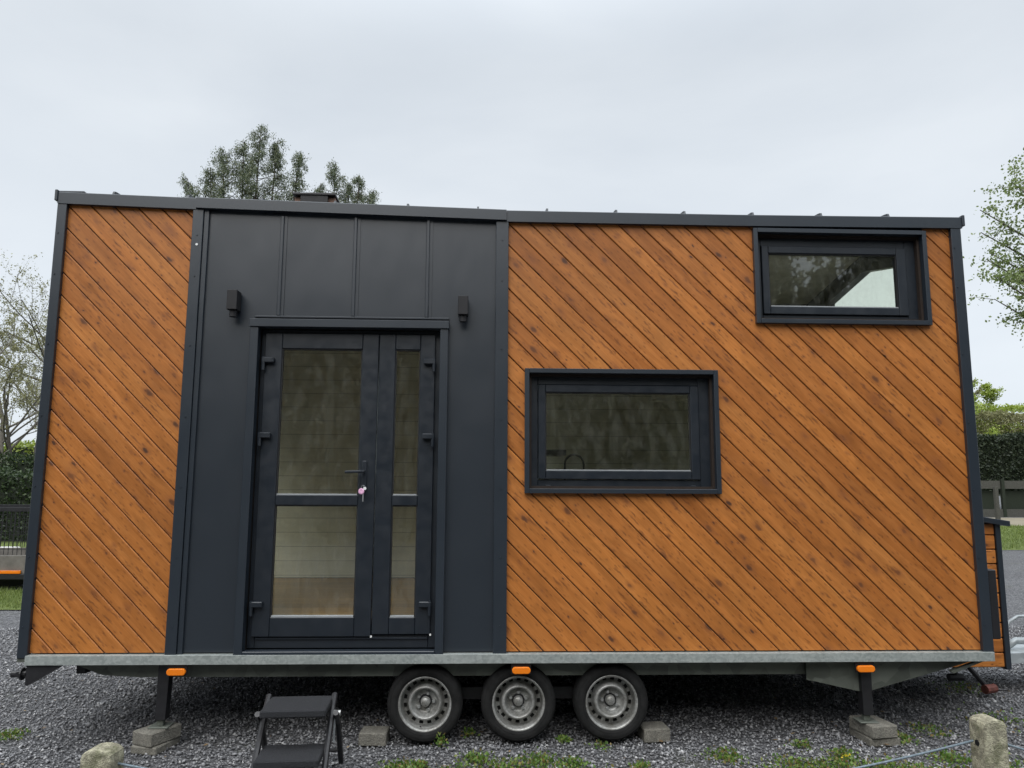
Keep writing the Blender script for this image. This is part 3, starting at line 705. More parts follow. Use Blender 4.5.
# wall lamps
def lamp(xc, z0, z1):
    l_ = MB(); l_.box(xc - .035, xc + .035, -.105, -.012, z0 + .045, z1, bev=.003); l_.tube([(xc, -.060, z0), (xc, -.060, z0 + .05)], .026, 16)
    l_.box(xc - .03, xc + .03, -.013, 0.001, z0 + .06, z1 - .012)
    l_.build('wall_lamp', M['black'], H)
lamp(-2.012, 2.90, 3.085); lamp(-.405, 2.885, 3.065)

# utility box on right end wall
MB().box(3.282, 3.345, -.02, .26, .70, 1.17, bev=.006).build('utility_box', M['black'], H)
# roof vent
v_ = MB(); v_.box(-1.83, -1.50, .72, 1.0, 3.78, 4.095, M['brick'], bev=.004); v_.box(-1.775, -1.555, .69, .719, 3.84, 4.10, M['black'])
v_.box(-1.84, -1.49, .68, 1.02, 4.1005, 4.12, M['blackpaint'], bev=.003); v_.box(-1.80, -1.70, .74, .95, 4.1205, 4.148, M['galvb'], bev=.006)
v_.build('roof_vent', M['brick'], H)

# ---- trailer chassis
c_ = MB(); c_.box(-3.235, 3.268, -.048, -.040, .560, .620); c_.box(-3.235, 3.268, -.0398, .02, .612, .6195); c_.box(-3.235, 3.268, -.0398, .0, .560, .566)
c_.build('edge_flange', M['galv'], H, bevel=.0015)
c_ = MB(); c_.box(-3.30, -3.236, -.02, .3, .575, .598); c_.build('corner_bracket', M['galvd'], H)
c_ = MB()
bp_ = [(-3.04, .553), (-2.80, .462), (-2.55, .447), (1.95, .447), (2.9, .47), (3.10, .553)]
for y in (.10, 2.30): c_.prism(bp_, 1, y, y + .05)
build_each(c_, 'main_beam', M['galvd'], H)
c_ = MB()
for y in (.07, 2.37): c_.prism([(2.0, .47), (2.0, .415), (2.06, .405), (2.40, .33), (3.20, .54), (3.20, .558), (2.0, .558)], 1, y, y + .008)
build_each(c_, 'side_plate', M['galvd'], H)
c_ = MB()
for x in (-3.0, -2.2, -1.4, 1.2, 1.9, 2.7): c_.box(x, x + .06, .15, 2.30, .46, .553)
c_.box(-3.2, 3.2, .0, 2.5, .565, .61)
build_each(c_, 'crossmember', M['blackpaint'], H)
c_ = MB(); c_.prism([(-3.23, .555), (-3.23, .43), (-3.215, .43), (-3.03, .54), (-3.02, .555)], 1, -.03, .05); c_.build('end_gusset', M['blackpaint'], H)
c_ = MB(); c_.tube([(-3.335, .0, .497), (-3.24, .0, .497)], .022, 10); c_.tube([(-3.27, .0, .497), (-3.262, .0, .497)], .04, 12); c_.tube([(-3.285, -.02, .50), (-3.285, -.028, .50)], .016, 10)
c_.build('tie_down_bolt', M['blackpaint'], H)
c_ = MB(); c_.prism([(2.98, .485), (3.0, .47), (3.23, .553), (3.19, .555)], 1, .0, .03); c_.build('end_gusset', M['galvd'], H)
c_ = MB(); c_.box(-.9, .9, .3, .38, .24, .32); c_.box(-.9, .9, 2.1, 2.18, .24, .32)
for x in (-.63, .003, .637): c_.tube([(x, .12, .28), (x, 2.4, .28)], .045, 10)
build_each(c_, 'axle', M['blackpaint'], H)
# far side: unseen board added to block light and darken the underside
MB().box(-2.6, 2.95, 2.53, 2.55, .04, .60).build('added_light_blocker', M['blackpaint'], H)
# drawbar with jockey gear (right end)
c_ = MB()
c_.prism([(3.86, 1.12), (3.86, 1.9), (5.6, 1.42), (5.6, 1.32)], 2, .262, .345); c_.build('drawbar', M['galvb'], H)
c_ = MB(); 
c_.tube([(4.30, 1.3, .34), (4.30, 1.3, .50), (4.34, 1.3, .58), (4.42, 1.3, .625), (4.58, 1.3, .63), (4.68, 1.3, .57), (4.70, 1.3, .34)], .014, 8)
c_.tube([(4.30, 1.3, .37), (4.38, 1.3, .42), (4.8, 1.3, .42)], .03, 8); c_.build('coupling_guard', M['galvb'], H, smooth=True)
c_ = MB(); c_.tube([(3.76, 1.1, .36), (3.82, 1.1, .25), (3.96, 1.12, .10)], .020, 8, M['blackpaint']); c_.tube([(3.93, 1.08, .075), (4.04, 1.12, .075)], .036, 10, M['rusty']); c_.tube([(3.64, 1.1, .17), (3.76, 1.1, .17)], .03, 8, M['blackpaint']); c_.tube([(3.7, 1.1, .36), (3.7, 1.1, .17)], .02, 8, M['blackpaint'])
c_.build('jockey_wheel', M['blackpaint'], H)
# storage box on the drawbar
y0 = .62
s_ = MB()
for i in range(10):
    z0 = .355 + i * .112
    s_.box(3.33, 3.80, y0, y0 + .02, z0 + .007, min(z0 + .112, 1.455), M['woodh'], bev=.006)
s_.box(3.335, 3.79, y0 + .021, y0 + 1.3, .365, 1.44, M['membrane'])
sb = s_.build('storage_box', M['woodh'], H)
s_ = MB(); s_.box(3.801, 3.845, y0 - .012, y0 + 1.32, .345, 1.45, bev=.003); s_.build('corner_trim', M['trim'], sb)
s_ = MB(); s_.prism([(3.32, 1.565), (3.325, 1.52), (3.90, 1.437), (3.90, 1.478)], 1, y0 - .05, y0 + 1.35); s_.build('lid', M['trim'], sb, bevel=.003)

# marker lights
for x in (-2.258, .016, 2.365):
    l_ = MB(); w_, hh = .062, .0225; pr = []
    for k in range(24):
        a = 2 * math.pi * k / 24; pr.append((x + (w_ - hh) * (1 if math.cos(a) > 0 else -1) + hh * math.cos(a), .5135 + hh * math.sin(a)))
    l_.prism(pr, 1, -.050, -.028); o_ = l_.build('marker_light', M['amber'], H, bevel=.005)
    q = MB(); q.box(x - .066, x + .066, -.0275, -.020, .487, .556); q.build('bracket', M['black'], o_)

# wheels
def wheel(x, y, z, flip=1):
    w_ = MB(); prof = [(.168, .012), (.180, .0), (.20, -.006), (.222, -.008), (.240, .002), (.250, .016), (.2545, .032), (.255, .09), (.255, .14), (.247, .162), (.222, .178), (.175, .165)]
    T = w_.lathe([(r, a * flip) for r, a in prof], (0, 0, 0), n=64, m=M['tyre'])
    for rr_ in (.2548,):
        for a in (.05, .075, .10, .125): w_.lathe([(rr_ + .0006, (a - .001) * flip), (rr_ + .0006, (a + .001) * flip)], (0, 0, 0), n=64, m=M['rimdark'])
    for rr_, aa in ((.196, -.0058), (.232, -.0035)): w_.lathe([(rr_ - .0016, aa * flip), (rr_ - .0008, (aa - .0016) * flip), (rr_ + .0008, (aa - .0014) * flip), (rr_ + .0016, aa * flip)], (0, 0, 0), n=64, m=M['tyre'])
    t_ = w_.build('wheel', M['tyre'], H, smooth=True, loc=(x, y, z))
    # rim with a ring of slots
    N = 96; r_ = MB(); vs = []; fs = []
    prof = [(.160, .155), (.165, .006), (.176, -.001), (.181, .002), (.178, .010), (.168, .012), (.164, .022), (.162, .034), (.166, .038), (.163, .050), (.159, .078), (.156, .090), (.151, .094), (.130, .090), (.121, .076), (.115, .044), (.109, .030), (.101, .026), (.094, .031), (.086, .056), (.078, .080), (.062, .088), (.044, .086)]
    prof = prof + [(.034, .082), (.031, .050), (.026, .043), (.0, .041)]
    for (r, a) in prof:
        for k in range(N):
            q = 2 * math.pi * k / N; vs.append((r * math.cos(q), a * flip, r * math.sin(q)))
    i0 = [i for i, p in enumerate(prof) if abs(p[0] - .151) < 1e-6][0]
    for i in range(len(prof) - 1):
        for k in range(N):
            if i in (i0,) and (k % 6) in (0, 1, 2): continue
            fs.append((i * N + k, (i + 1) * N + k, (i + 1) * N + (k + 1) % N, i * N + (k + 1) % N))
    r_.add(vs, fs, M['rim']); r_.fix = True
    ro = r_.build('rim', M['rim'], t_, smooth=True)
    d_ = MB(); d_.lathe([(.158, .115 * flip), (.0, .115 * flip)], (0, 0, 0), n=32); d_.build('drum_shade_disc', M['rimdark'], t_)  # near-black disc: shade behind the rim slots put into its colour
    b_ = MB()
    for k in range(5):
        a = 2 * math.pi * k / 5 + math.pi / 2; cx, cz = .056 * math.cos(a), .056 * math.sin(a)
        b_.lathe([(.0135, .087 * flip), (.0125, .066 * flip), (.009, .062 * flip), (0, .062 * flip)], (cx, 0, cz), n=6)
    build_each(b_, 'lug_nut', M['rubgrey'], t_)
    v_ = MB(); v_.tube([(.015, .03 * flip, -.150), (.02, .008 * flip, -.146)], .004, 6); v_.build('valve', M['black'], t_)
    return t_
wheels = []
for x, z, a in ((-.63, .276, .3), (.003, .278, 1.3), (.637, .280, 2.2)):
    w_ = wheel(x, .045, z); w_.rotation_euler = (0, a, 0)
    w2_ = wheel(x, 2.47, z, -1); w2_.rotation_euler = (0, a * 2, 0)

# support legs
def leg(x, lean):
    l_ = MB(); l_.box(-.032, .032, -.032, .032, .16, .40, bev=.004); l_.box(-.038, .038, -.038, .038, .36 - .16, .40)
    l_ = MB(); l_.prism([(-.038, .555), (.038, .555), (.038 - lean, .19), (-.030 - lean, .19)], 1, .03, .10)
    o_ = l_.build('support_leg', M['blackpaint'], H, bevel=.003, loc=(x, 0, 0))
    i_ = MB(); i_.box(-.022 - lean, .022 - lean, .045, .085, .150, .195, bev=.003); i_.box(-.065 - lean, .065 - lean, .01, .13, .1435, .1505, bev=.002)
    i_.build('foot', M['galvd'], o_); return o_
leg(-2.365, .012); leg(2.40, -.0)

# ============================================================ THINGS ON THE GROUND
def block(name, cx, cy, z0, w, d, h, rz, label, cat='concrete block', group=None, mat=None):
    b = MB(); b.box(-w / 2, w / 2, -d / 2, d / 2, 0, h, bev=.007)
    import bmesh
    o_ = b.build(name, mat or M['conc'], loc=(cx, cy, z0)); o_.rotation_euler = (0, 0, rz)
    return tag(o_, label, cat, group)
block('paving_block', -2.40, .06, .005, .19, .25, .05, R_(-14), 'grey concrete slab lying on the gravel, under the other block at the left support leg')
block('paving_block', -2.395, .06, .056, .17, .25, .085, R_(-26), 'thicker grey block on top of the slab, carrying the left support leg')
block('paving_block', 2.47, .10, .005, .22, .26, .055, R_(4), 'grey concrete slab lying on the gravel, under the other block at the right support leg')
block('paving_block', 2.455, .085, .061, .19, .26, .082, R_(9), 'thicker grey block on top of the slab, carrying the right support leg')
block('wheel_chock_block', -.972, .13, .008, .185, .16, .085, R_(-3), 'worn grey block wedged against the left side of the leftmost wheel')
block('wheel_chock_block', .945, .16, .008, .185, .17, .090, R_(5), 'worn grey block wedged against the right side of the rightmost wheel')

# folding step stool
ST = tag(empty('step_stool', (-1.33, -.58, .012), R_(3)), 'black folding two-step stool with rough tread plates in front of the door', 'step stool')
s_ = MB(); s_.box(-.185, .185, -.15, .15, .412, .452, M['tread'], bev=.006); s_.build('top_step', M['tread'], ST)
s_ = MB(); s_.box(-.176, .176, -.29, -.02, .190, .230, M['tread'], bev=.006); s_.build('lower_step', M['tread'], ST)
for sx in (-1, 1):
    x = sx * .195
    s_ = MB(); s_.tube([(x, .135, .462), (x, .06, .41), (x - sx * .0, -.32, .012)], .018, 8); s_.build('front_leg', M['blackpaint'], ST, smooth=False)
    x2 = sx * .225
    s_ = MB(); s_.tube([(x2, -.02, .40), (x2, .10, .31), (x2 + sx * .0, .30, .012)], .017, 8); s_.build('rear_leg', M['blackpaint'], ST)
    s_ = MB(); s_.tube([(x2 + sx * .014, .09, .365), (x2 - sx * .02, .09, .365)], .018, 10); s_.build('pivot_bolt', M['rubgrey'], ST)
    s_ = MB(); s_.box(x - .004 + sx * .018, x + .004 + sx * .018, .02, .032, .22, .40); s_.build('link_rod', M['galvb'] if sx > 0 else M['blackpaint'], ST)
s_ = MB(); s_.tube([(-.225, .24, .105), (.225, .24, .105)], .0115, 8); s_.tube([(-.195, -.18, .10), (.195, -.18, .10)], .010, 8) if False else None
s_.build('stretcher', M['blackpaint'], ST)

# concrete posts with rope
def post(x, y, w, d, top, rz, label):
    e = tag(empty('concrete_post', (x, y, 0), rz), label, 'post', 'short concrete posts along the drive')
    pr = [(-w / 2, -.1), (w / 2, -.1), (w / 2, top - w * .38)]
    for k in range(1, 9):
        a = k * math.pi / 9; pr.append((w / 2 * math.cos(a), top - w * .30 + w * .30 * math.sin(a) ** .75))
    pr.append((-w / 2, top - w * .30))
    b = MB(); b.prism(pr, 1, -d / 2, d / 2); b.build('shaft', M['post'], e, bevel=.014)
    q = MB(); q.tube([(-w / 2 - .004, 0, top - .135), (-w / 2 + .01, 0, top - .135)], .016, 10, M['black']); q.tube([(w / 2 - .01, 0, top - .15), (w / 2 + .004, 0, top - .15)], .016, 10, M['black'])
    q.build('rope_hole', M['black'], e)
    return e
post(2.545, -1.0, .135, .13, .487, R_(4), 'lichen-covered concrete post with rounded top at the lower right, rope through its side')
post(-2.237, -1.0, .165, .14, .372, R_(-4), 'squat yellowish concrete post with rounded top at the lower left edge of the gravel')
r_ = MB(); pts = []
x0, z0, x1, z1 = -2.16, .285, 2.46, .36
for i in range(41):
    s = i / 40; pts.append((x0 + (x1 - x0) * s, -1.0 + .01 * math.sin(9 * s), z0 + (z1 - z0) * s - 1.05 * s * (1 - s)))
pts = [(a, b, max(c, .018)) for a, b, c in pts]
r_.tube(pts, .0065, 6); tag(r_.build('rope', M['rope'], smooth=True), 'thin blue-grey rope sagging from the right concrete post towards the left one', 'rope', 'ropes between the posts')
r_ = MB(); r_.tube([(2.63 + .15 * i, -1.0 + .012 * i, .345 - .05 * i + .004 * i * i) for i in range(9)], .0065, 6)
tag(r_.build('rope', M['rope'], smooth=True), 'short piece of rope running from the right concrete post out of view', 'rope', 'ropes between the posts')

# weeds: low leafy cover
rng = np.random.default_rng(21)
P = []; FL = []
clumps = [(-.75, -.36, .16, 1400, .06), (-.62, -.30, .07, 500, .05), (-.28, -.22, .13, 1000, .07), (-.1, -.34, .15, 900, .04), (.12, -.24, .16, 1300, .06), (.32, -.28, .10, 600, .05),
          (.74, -.33, .07, 300, .04), (1.32, -.17, .14, 900, .05), (1.72, -.38, .2, 1500, .07), (2.0, -.40, .22, 1800, .07), (2.3, -.44, .22, 1500, .06), (2.1, -.15, .1, 500, .05), (2.75, -.25, .16, 900, .05),
          (3.0, -.4, .25, 900, .05), (1.9, .03, .08, 350, .04), (2.66, .12, .1, 500, .05), (2.95, .30, .16, 500, .04), (-.52, .08, .05, 250, .12), (-.34, .30, .06, 260, .05), (.31, .16, .06, 260, .05),
          (-3.50, .33, .13, 700, .05), (3.6, .5, .3, 500, .04), (2.5, -.62, .3, 1300, .06), (3.3, -.7, .3, 1200, .06), (.55, .05, .08, 250, .03),
          (-.45, -.45, .2, 900, .05), (0.35, -.5, .25, 900, .05), (1.5, -.55, .25, 800, .05), (3.9, 1.4, .25, 500, .04)]
for (x, y, r, k, h) in clumps:
    k = int(k * .30); h *= .75; y -= .05
    a = rng.normal(0, .45, (k, 2)) * r; hh = np.abs(rng.normal(.4, .3, k)) * h * np.exp(-(a ** 2).sum(1) / (r * r) * .8)
    P.append(np.stack([x + a[:, 0], y + a[:, 1], .012 + hh], 1))
V = leaf_quads(np.concatenate(P), .024, rng, up=.7, aspect=.6)
tag(quads_np('weeds', V, M['lf_weed']), 'low green and reddish weeds growing in patches through the gravel', 'weeds', kind='stuff')
fl = np.concatenate([np.array([[2.02, -.40, .075], [2.05, -.39, .08]])] * 10) ; fl = fl + rng.normal(0, .006, fl.shape)
tag(quads_np('yellow_flowers', leaf_quads(fl, .013, rng, up=1), M['lf_flower']), 'tiny yellow flowers among the weeds in the foreground', 'flowers', kind='stuff')

r5 = np.random.default_rng(77); nd = 260
pd_ = np.stack([r5.uniform(-4.5, 4.8, nd), r5.uniform(-1.0, 2.2, nd), r5.uniform(.022, .03, nd)], 1)
a_ = r5.normal(size=(nd, 3)); a_[:, 2] *= .15; a_ /= np.linalg.norm(a_, axis=1, keepdims=True); b_ = np.cross(a_, [0, 0, 1.0]) + r5.normal(0, .15, (nd, 3)); L_ = r5.uniform(.018, .045, (nd, 1))
tag(quads_np('dead_leaves', np.stack([pd_, pd_ + a_ * L_ * .5 + b_ * L_ * .25, pd_ + a_ * L_, pd_ + a_ * L_ * .5 - b_ * L_ * .25], 1), M['lf_dead']), 'scattered small dry brown leaves lying on the gravel', 'leaves', kind='stuff')

# ============================================================ BACKGROUND
def make_tree(name, loc, height, seed, label, leafm, barkm, spread=.35, trunk_r=.2, first=.25, levels=4, nl=12000, lsize=.10, lspread=.35, droop=0., upb=.35, split=3, cat='tree', group='trees beyond the tiny house', stems=1, lean=(0, 0), mindepth=2):
    rr = random.Random(seed); rn = np.random.default_rng(seed)
    root = tag(empty(name, loc), label, cat, group)
    mb = MB(); tips = []
    def grow(p, d, L, r, lv):
        n_ = 5; pts = [p]; rs = [r]; q = p.copy(); dd = d.copy()
        for i in range(n_):
            dd = (dd + Vector((rr.gauss(0, .12), rr.gauss(0, .12), rr.gauss(0, .08) + (upb * .12 if lv else .05) - droop * .10 * lv))).normalized()
            q = q + dd * L / n_; pts.append(q.copy()); rs.append(r * (1 - .5 * (i + 1) / n_))
            if lv >= mindepth: tips.append((q.copy(), L * .22))
        mb.tube(pts, rs, 6 if lv < 2 else 4, cap=False)
        if lv >= levels: return
        k = split + (1 if rr.random() < .5 else 0) + (4 if lv == 0 else 0)
        for j in range(k):
            f = first + (1 - first) * (j + rr.random()) / k if lv == 0 else .25 + .75 * (j + rr.random()) / k
            i = min(int(f * n_), n_ - 1); t_ = f * n_ - i; pp = pts[i].lerp(pts[i + 1], t_)
            ax = (pts[i + 1] - pts[i]).normalized(); ph = rr.uniform(0, 6.283)
            o1 = ax.orthogonal().normalized(); o2 = ax.cross(o1); side = o1 * math.cos(ph) + o2 * math.sin(ph)
            ang = rr.uniform(.55, 1.0) if lv else rr.uniform(.6, 1.05)
            nd = (ax * math.cos(ang) + side * math.sin(ang) + Vector((0, 0, upb * .3))).normalized()
            LL = L * (rr.uniform(.42, .62) if lv else spread * rr.uniform(.8, 1.2) * (1.25 - .65 * f))
            grow(pp, nd, LL, rs[i] * .5, lv + 1)
    for s in range(stems):
        d0 = Vector((lean[0] + (rr.gauss(0, .12) if stems > 1 else 0), lean[1], 1)).normalized()
        grow(Vector((rr.gauss(0, .25) if stems > 1 else 0, 0, -.1)), d0, height * .86 * (1 if s == 0 else rr.uniform(.7, .95)), trunk_r, 0)
    mb.build('trunk', barkm, root, smooth=True)
    idx = rn.integers(0, len(tips), nl); C = np.array([list(tips[i][0]) for i in idx]); Rr = np.array([tips[i][1] for i in idx])[:, None]
    P_ = C + rn.normal(0, 1, (nl, 3)) * np.minimum(Rr, lspread) * .6
    if droop: P_[:, 2] -= np.abs(rn.normal(0, .3, nl)) * droop
    quads_np('crown', leaf_quads(P_, lsize, rn, droop=droop * 2), leafm, root)
    return root
BG = 'trees beyond the tiny house'
make_tree('bare_tree', (-18.0, 25, 0), 8.9, 7, 'forked spring tree with sparse young leaves beyond the left hedge, nearest the house wall', M['lf_bud'], M['bark'], .5, .10, .4, 4, 9000, .08, .6, split=3, stems=2)
make_tree('bare_tree', (-21.5, 29, 0), 9.4, 12, 'sparse spring tree at the left edge of the picture beyond the hedge', M['lf_bud'], M['bark'], .5, .13, .3, 4, 8000, .085, .6, split=3)
make_tree('bare_tree', (-22.3, 36, 0), 10.8, 17, 'pale more distant spring tree behind the forked one', M['lf_bud'], M['bark'], .45, .2, .3, 4, 8000, .10, .6, split=3)
make_tree('bare_tree', (-26.5, 40, 0), 11.5, 18, 'second distant spring tree far left behind the hedge', M['lf_bud'], M['bark'], .45, .2, .3, 4, 8000, .10, .6, split=3)
make_tree('bare_tree', (-26.5, 48, 0), 12, 19, 'smallest and farthest of the spring trees on the left', M['lf_bud'], M['bark'], .45, .2, .2, 4, 9000, .12, .6, split=3)
def conifer(loc, leaders, seed, label, nl, base):
    rr = random.Random(seed); rn = np.random.default_rng(seed)
    root = tag(empty('conifer_tree', loc), label, 'tree', BG); mb = MB(); C = []
    mb.tube([(0, 0, -.1), (0, 0, base * .6), (leaders[0][0] * .5, 0, base)], [.24, .18, .14], 8, cap=False)
    for (dx, dy, top, k) in leaders:
        pts = [Vector((dx * .1, dy * .1, base * .75)), Vector((dx * .55, dy * .6, base + (top - base) * .15)), Vector((dx * .9, dy, base + (top - base) * .5)), Vector((dx, dy, top))]
        mb.tube(pts, [.09, .06, .035, .008], 5, cap=False)
        n_ = int((top - base) * 13)
        for i in range(n_):
            f = (i + rr.random()) / n_; z = base + (top - base) * f
            q = pts[1].lerp(pts[2], (f - .15) / .35) if f < .5 else pts[2].lerp(pts[3], (f - .5) / .5)
            if f < .15: q = pts[0].lerp(pts[1], f / .15)
            q = Vector((q.x, q.y, z)); ph = rr.uniform(0, 6.283); L = (.10 + (1 - f) ** .75 * k * 1.9) * rr.uniform(.3, 1.25)
            e = q + Vector((math.cos(ph) * L, math.sin(ph) * L, L * rr.uniform(-.15, .75)))
            mid = q.lerp(e, .5) + Vector((0, 0, L * .12)); mb.tube([q, mid, e], [.016, .010, .003], 3, cap=False)
            for u in (.3, .5, .65, .8, .92, 1.0):
                p = q.lerp(e, u)
                if rr.random() < .62:
                    sp = Vector((rr.gauss(0, .12), rr.gauss(0, .12), -abs(rr.gauss(.10, .10))))
                    for v in (0, .5, 1): C.append(tuple(p + sp * v))
    mb.build('trunk', M['barkd'], root, smooth=True)
    C = np.array(C); idx = rn.integers(0, len(C), nl); P_ = C[idx] + rn.normal(0, 1, (nl, 3)) * np.array([.045, .045, .06]); P_[:, 2] -= np.abs(rn.normal(0, .08, nl))
    quads_np('crown', leaf_quads(P_, .075, rn, droop=1.6, aspect=.34), M['lf_con'], root)
conifer((-8.6, 20, 0), [(.3, 0, 14.35, .75), (-.35, .3, 13.9, .7), (-.95, 0, 13.4, .7), (-1.5, .3, 12.9, .6), (-2.05, -.2, 12.25, .5), (.85, .2, 13.9, .5), (1.75, 0, 13.45, .30)], 31, 'tall drooping evergreen whose top shows above the roof left of the vent', 60000, 9.5)
conifer((-5.7, 20.6, 0), [(-.05, 0, 13.35, .5), (.45, .2, 12.6, .4), (.85, 0, 12.85, .35), (1.35, .1, 12.35, .4), (-.6, .2, 12.6, .4)], 38, 'lower drooping evergreen whose top shows above the roof behind the vent', 30000, 9.5)
root = tag(empty('leafy_tree', (16.9, 14.0, 0)), 'fresh green broadleaf tree reaching in from the right edge, high beside the roof corner', 'tree', BG)
rr = random.Random(44); rn = np.random.default_rng(44); mb = MB(); C = []; CW = []
mb.tube([(0, 0, -.1), (.05, 0, 2.5), (-.1, .05, 5), (.05, 0, 8), (0, 0, 10.6)], [.24, .20, .16, .09, .03], 8, cap=False)
limbs = [(-3.45, 0, 9.35), (-3.2, .4, 8.85), (-2.9, -.6, 9.9), (-3.25, .2, 8.0), (-3.35, -.3, 7.35), (-2.9, .5, 6.95), (-2.5, 0, 10.2), (-2.6, .9, 8.4), (-2.4, -.9, 7.6), (-2.0, .5, 6.4), (-1.4, 0, 11), (0, -1.5, 10.9), (1.5, .5, 10.5),
         (2.6, -.5, 9.4), (2.9, .6, 8), (2.5, 0, 6.8), (0, 2.2, 9), (.3, -2.4, 8), (-1, -2, 7), (.5, 2, 6.9), (0, 0, 11.4)]
for (x, y, z) in limbs:
    b0 = Vector((0, 0, max(2.6, z - 2.6))); e = Vector((x, y, z)); md = b0.lerp(e, .5) + Vector((0, 0, .25)); mb.tube([b0, md, e], [.07, .04, .012], 5, cap=False)
    for k in range(13):
        f = rr.uniform(.45, 1.0); p = (md.lerp(e, (f - .5) * 2) if f > .5 else b0.lerp(md, f * 2)); d = Vector((rr.gauss(0, .45), rr.gauss(0, .45), rr.gauss(.05, .28)))
        q = p + d * (1.3 - f * .55); mb.tube([p, q], [.012, .004], 3, cap=False)
        for u in (.4, .7, 1.0): C.append(tuple(p.lerp(q, u)))
mb.build('trunk', M['bark'], root, smooth=True)
C = np.array(C); nl = 17000; P_ = C[rn.integers(0, len(C), nl)] + rn.normal(0, 1, (nl, 3)) * np.array([.15, .15, .09])
quads_np('crown', leaf_quads(P_, .085, rn, aspect=.7), M['lf_maple'], root)
for i, (x, y, h, sd_, lf, lb) in enumerate([(28.4, 44, 7.9, 51, 'lf_lime', 'lime green young tree behind the dark hedge on the right, nearest the house'), (31.2, 45, 8.4, 52, 'lf_lime', 'lime green young tree behind the dark hedge at the right edge'),
                                           (36.0, 54, 10.2, 53, 'lf_bud', 'tall thin spring tree rising above the right hedge'), (40, 56, 11, 54, 'lf_bud', 'hazy spring tree farthest right behind the hedge'), (34.0, 58, 9.8, 55, 'lf_bud', 'pale spring tree behind the gap between the lime trees on the right'), (30.8, 50, 9.4, 56, 'lf_bud', 'sparse pale spring tree close to the house corner, behind the right hedge'), (34.6, 47, 8.6, 57, 'lf_lime', 'third lime green tree, farthest right behind the dark hedge')]):
    make_tree('spring_tree', (x, y, 0), h, sd_, lb, M[lf], M['bark'], .5, .12, .15, 4, 30000, .15, .9, split=3)
# trees behind the camera, mirrored in the panes
rw = np.random.default_rng(61); wl = []; NW = 150000
xw = rw.uniform(-45, 45, NW); prof_ = 10.5 + 1.6 * np.sin(xw * .55) + 1.2 * np.sin(xw * 1.35 + 1) + .7 * np.sin(xw * 3.1); zw = rw.uniform(0, 1, NW) ** .8 * prof_
yw = -18.5 - rw.uniform(0, 4, NW) + 1.2 * np.sin(xw * .8 + zw * .4) + rw.normal(0, .4, NW)
tag(quads_np('woodland', leaf_quads(np.stack([xw, yw, zw], 1), .26, rw, aspect=.7), M['lf_wood']), 'dense mixed woodland edge across the drive, mirrored in the window panes', 'woodland', kind='stuff')
mb = MB(); rr0 = random.Random(5)
for i in range(46):
    x = -45 + i * 2 + rr0.uniform(-.8, .8); y = -17.4 + rr0.uniform(-.8, .8); l_ = rr0.uniform(-.5, .5)
    mb.tube([(x, y, 0), (x + l_ * .5, y, 3.5), (x + l_, y - .4, 8)], [.17, .13, .06], 6, cap=False)
mb.box(-46, 46, -23.5, -22.5, 0, 9.0, M['wcore']);  # solid core added to stop sky showing through the reflected leaves
for i in range(46): mb.tube([(-45 + i * 2, -22.8, 8.5), (-45 + i * 2 + .3, -22.8, 11.2 + math.sin(i * 2.1))], [1.1, .35], 7, M['wcore'], cap=False)
tag(mb.build('woodland_trunks_and_core', M['bark']), 'trunks and added sky-blocking core along the woodland edge across the drive', 'woodland', kind='stuff')

def hedge(name, x0, x1, y0, y1, h, N, ls, mat, seed, label, z0=0.0, core=None):
    e = tag(empty(name, ((x0 + x1) / 2, (y0 + y1) / 2, 0)), label, 'hedge')
    cx, cy = (x0 + x1) / 2, (y0 + y1) / 2; a, b = (x1 - x0) / 2, (y1 - y0) / 2
    MB().box(-a + .12, a - .12, -b + .12, b - .12, z0, core or (h - .12)).build('stems', M['core'], e)
    r = np.random.default_rng(seed); P_ = np.stack([r.uniform(-a, a, N), r.uniform(-b, b, N), r.uniform(z0, h, N)], 1)
    f = r.integers(0, 4, N); P_[f < 2, 1] = -b + np.abs(r.normal(0, .1, (f < 2).sum())); P_[f == 2, 2] = h + r.normal(-.03, .09, (f == 2).sum()); P_[f == 3, 0] = (-a if x0 > 0 else a) + r.normal(0, .08, (f == 3).sum())
    P_[:, 2] += .10 * np.sin(P_[:, 0] * 1.3) + .06 * np.sin(P_[:, 0] * 3.7)
    quads_np('foliage', leaf_quads(P_, ls, r), mat, e); return e
hedge('hedge', -26, -8.5, 17.5, 18.6, 2.02, 30000, .11, M['lf_hedge'], 71, 'clipped dark green hedge behind the parked trailer at the left')
hedge('hedge', -30, -10, 23.5, 24.8, 2.60, 26000, .12, M['grass'] if False else M['lf_hedge'], 72, 'second hedge showing just above the clipped one at the left')
hedge('hedge', -34, -14, 33, 35, 3.6, 22000, .16, M['lf_lime'], 74, 'loose light green bushes under the spring trees at the left')
hedge('hedge', 21, 52, 38, 40.5, 4.75, 90000, .17, M['lf_dark'], 73, 'tall dark clipped hedge above the concrete wall at the right', z0=1.2)
hedge('bush_row', 24, 52, 43, 46.5, 6.6, 42000, .20, M['lf_bud'], 75, 'loose pale green bushes rising behind the tall dark clipped hedge at the right', z0=2.5, core=4.4)
hedge('bush_row', 27, 56, 50, 53, 7.9, 30000, .22, M['lf_lime'], 76, 'higher airy lime green growth farthest behind the dark hedge at the right', z0=3.5, core=4.8)
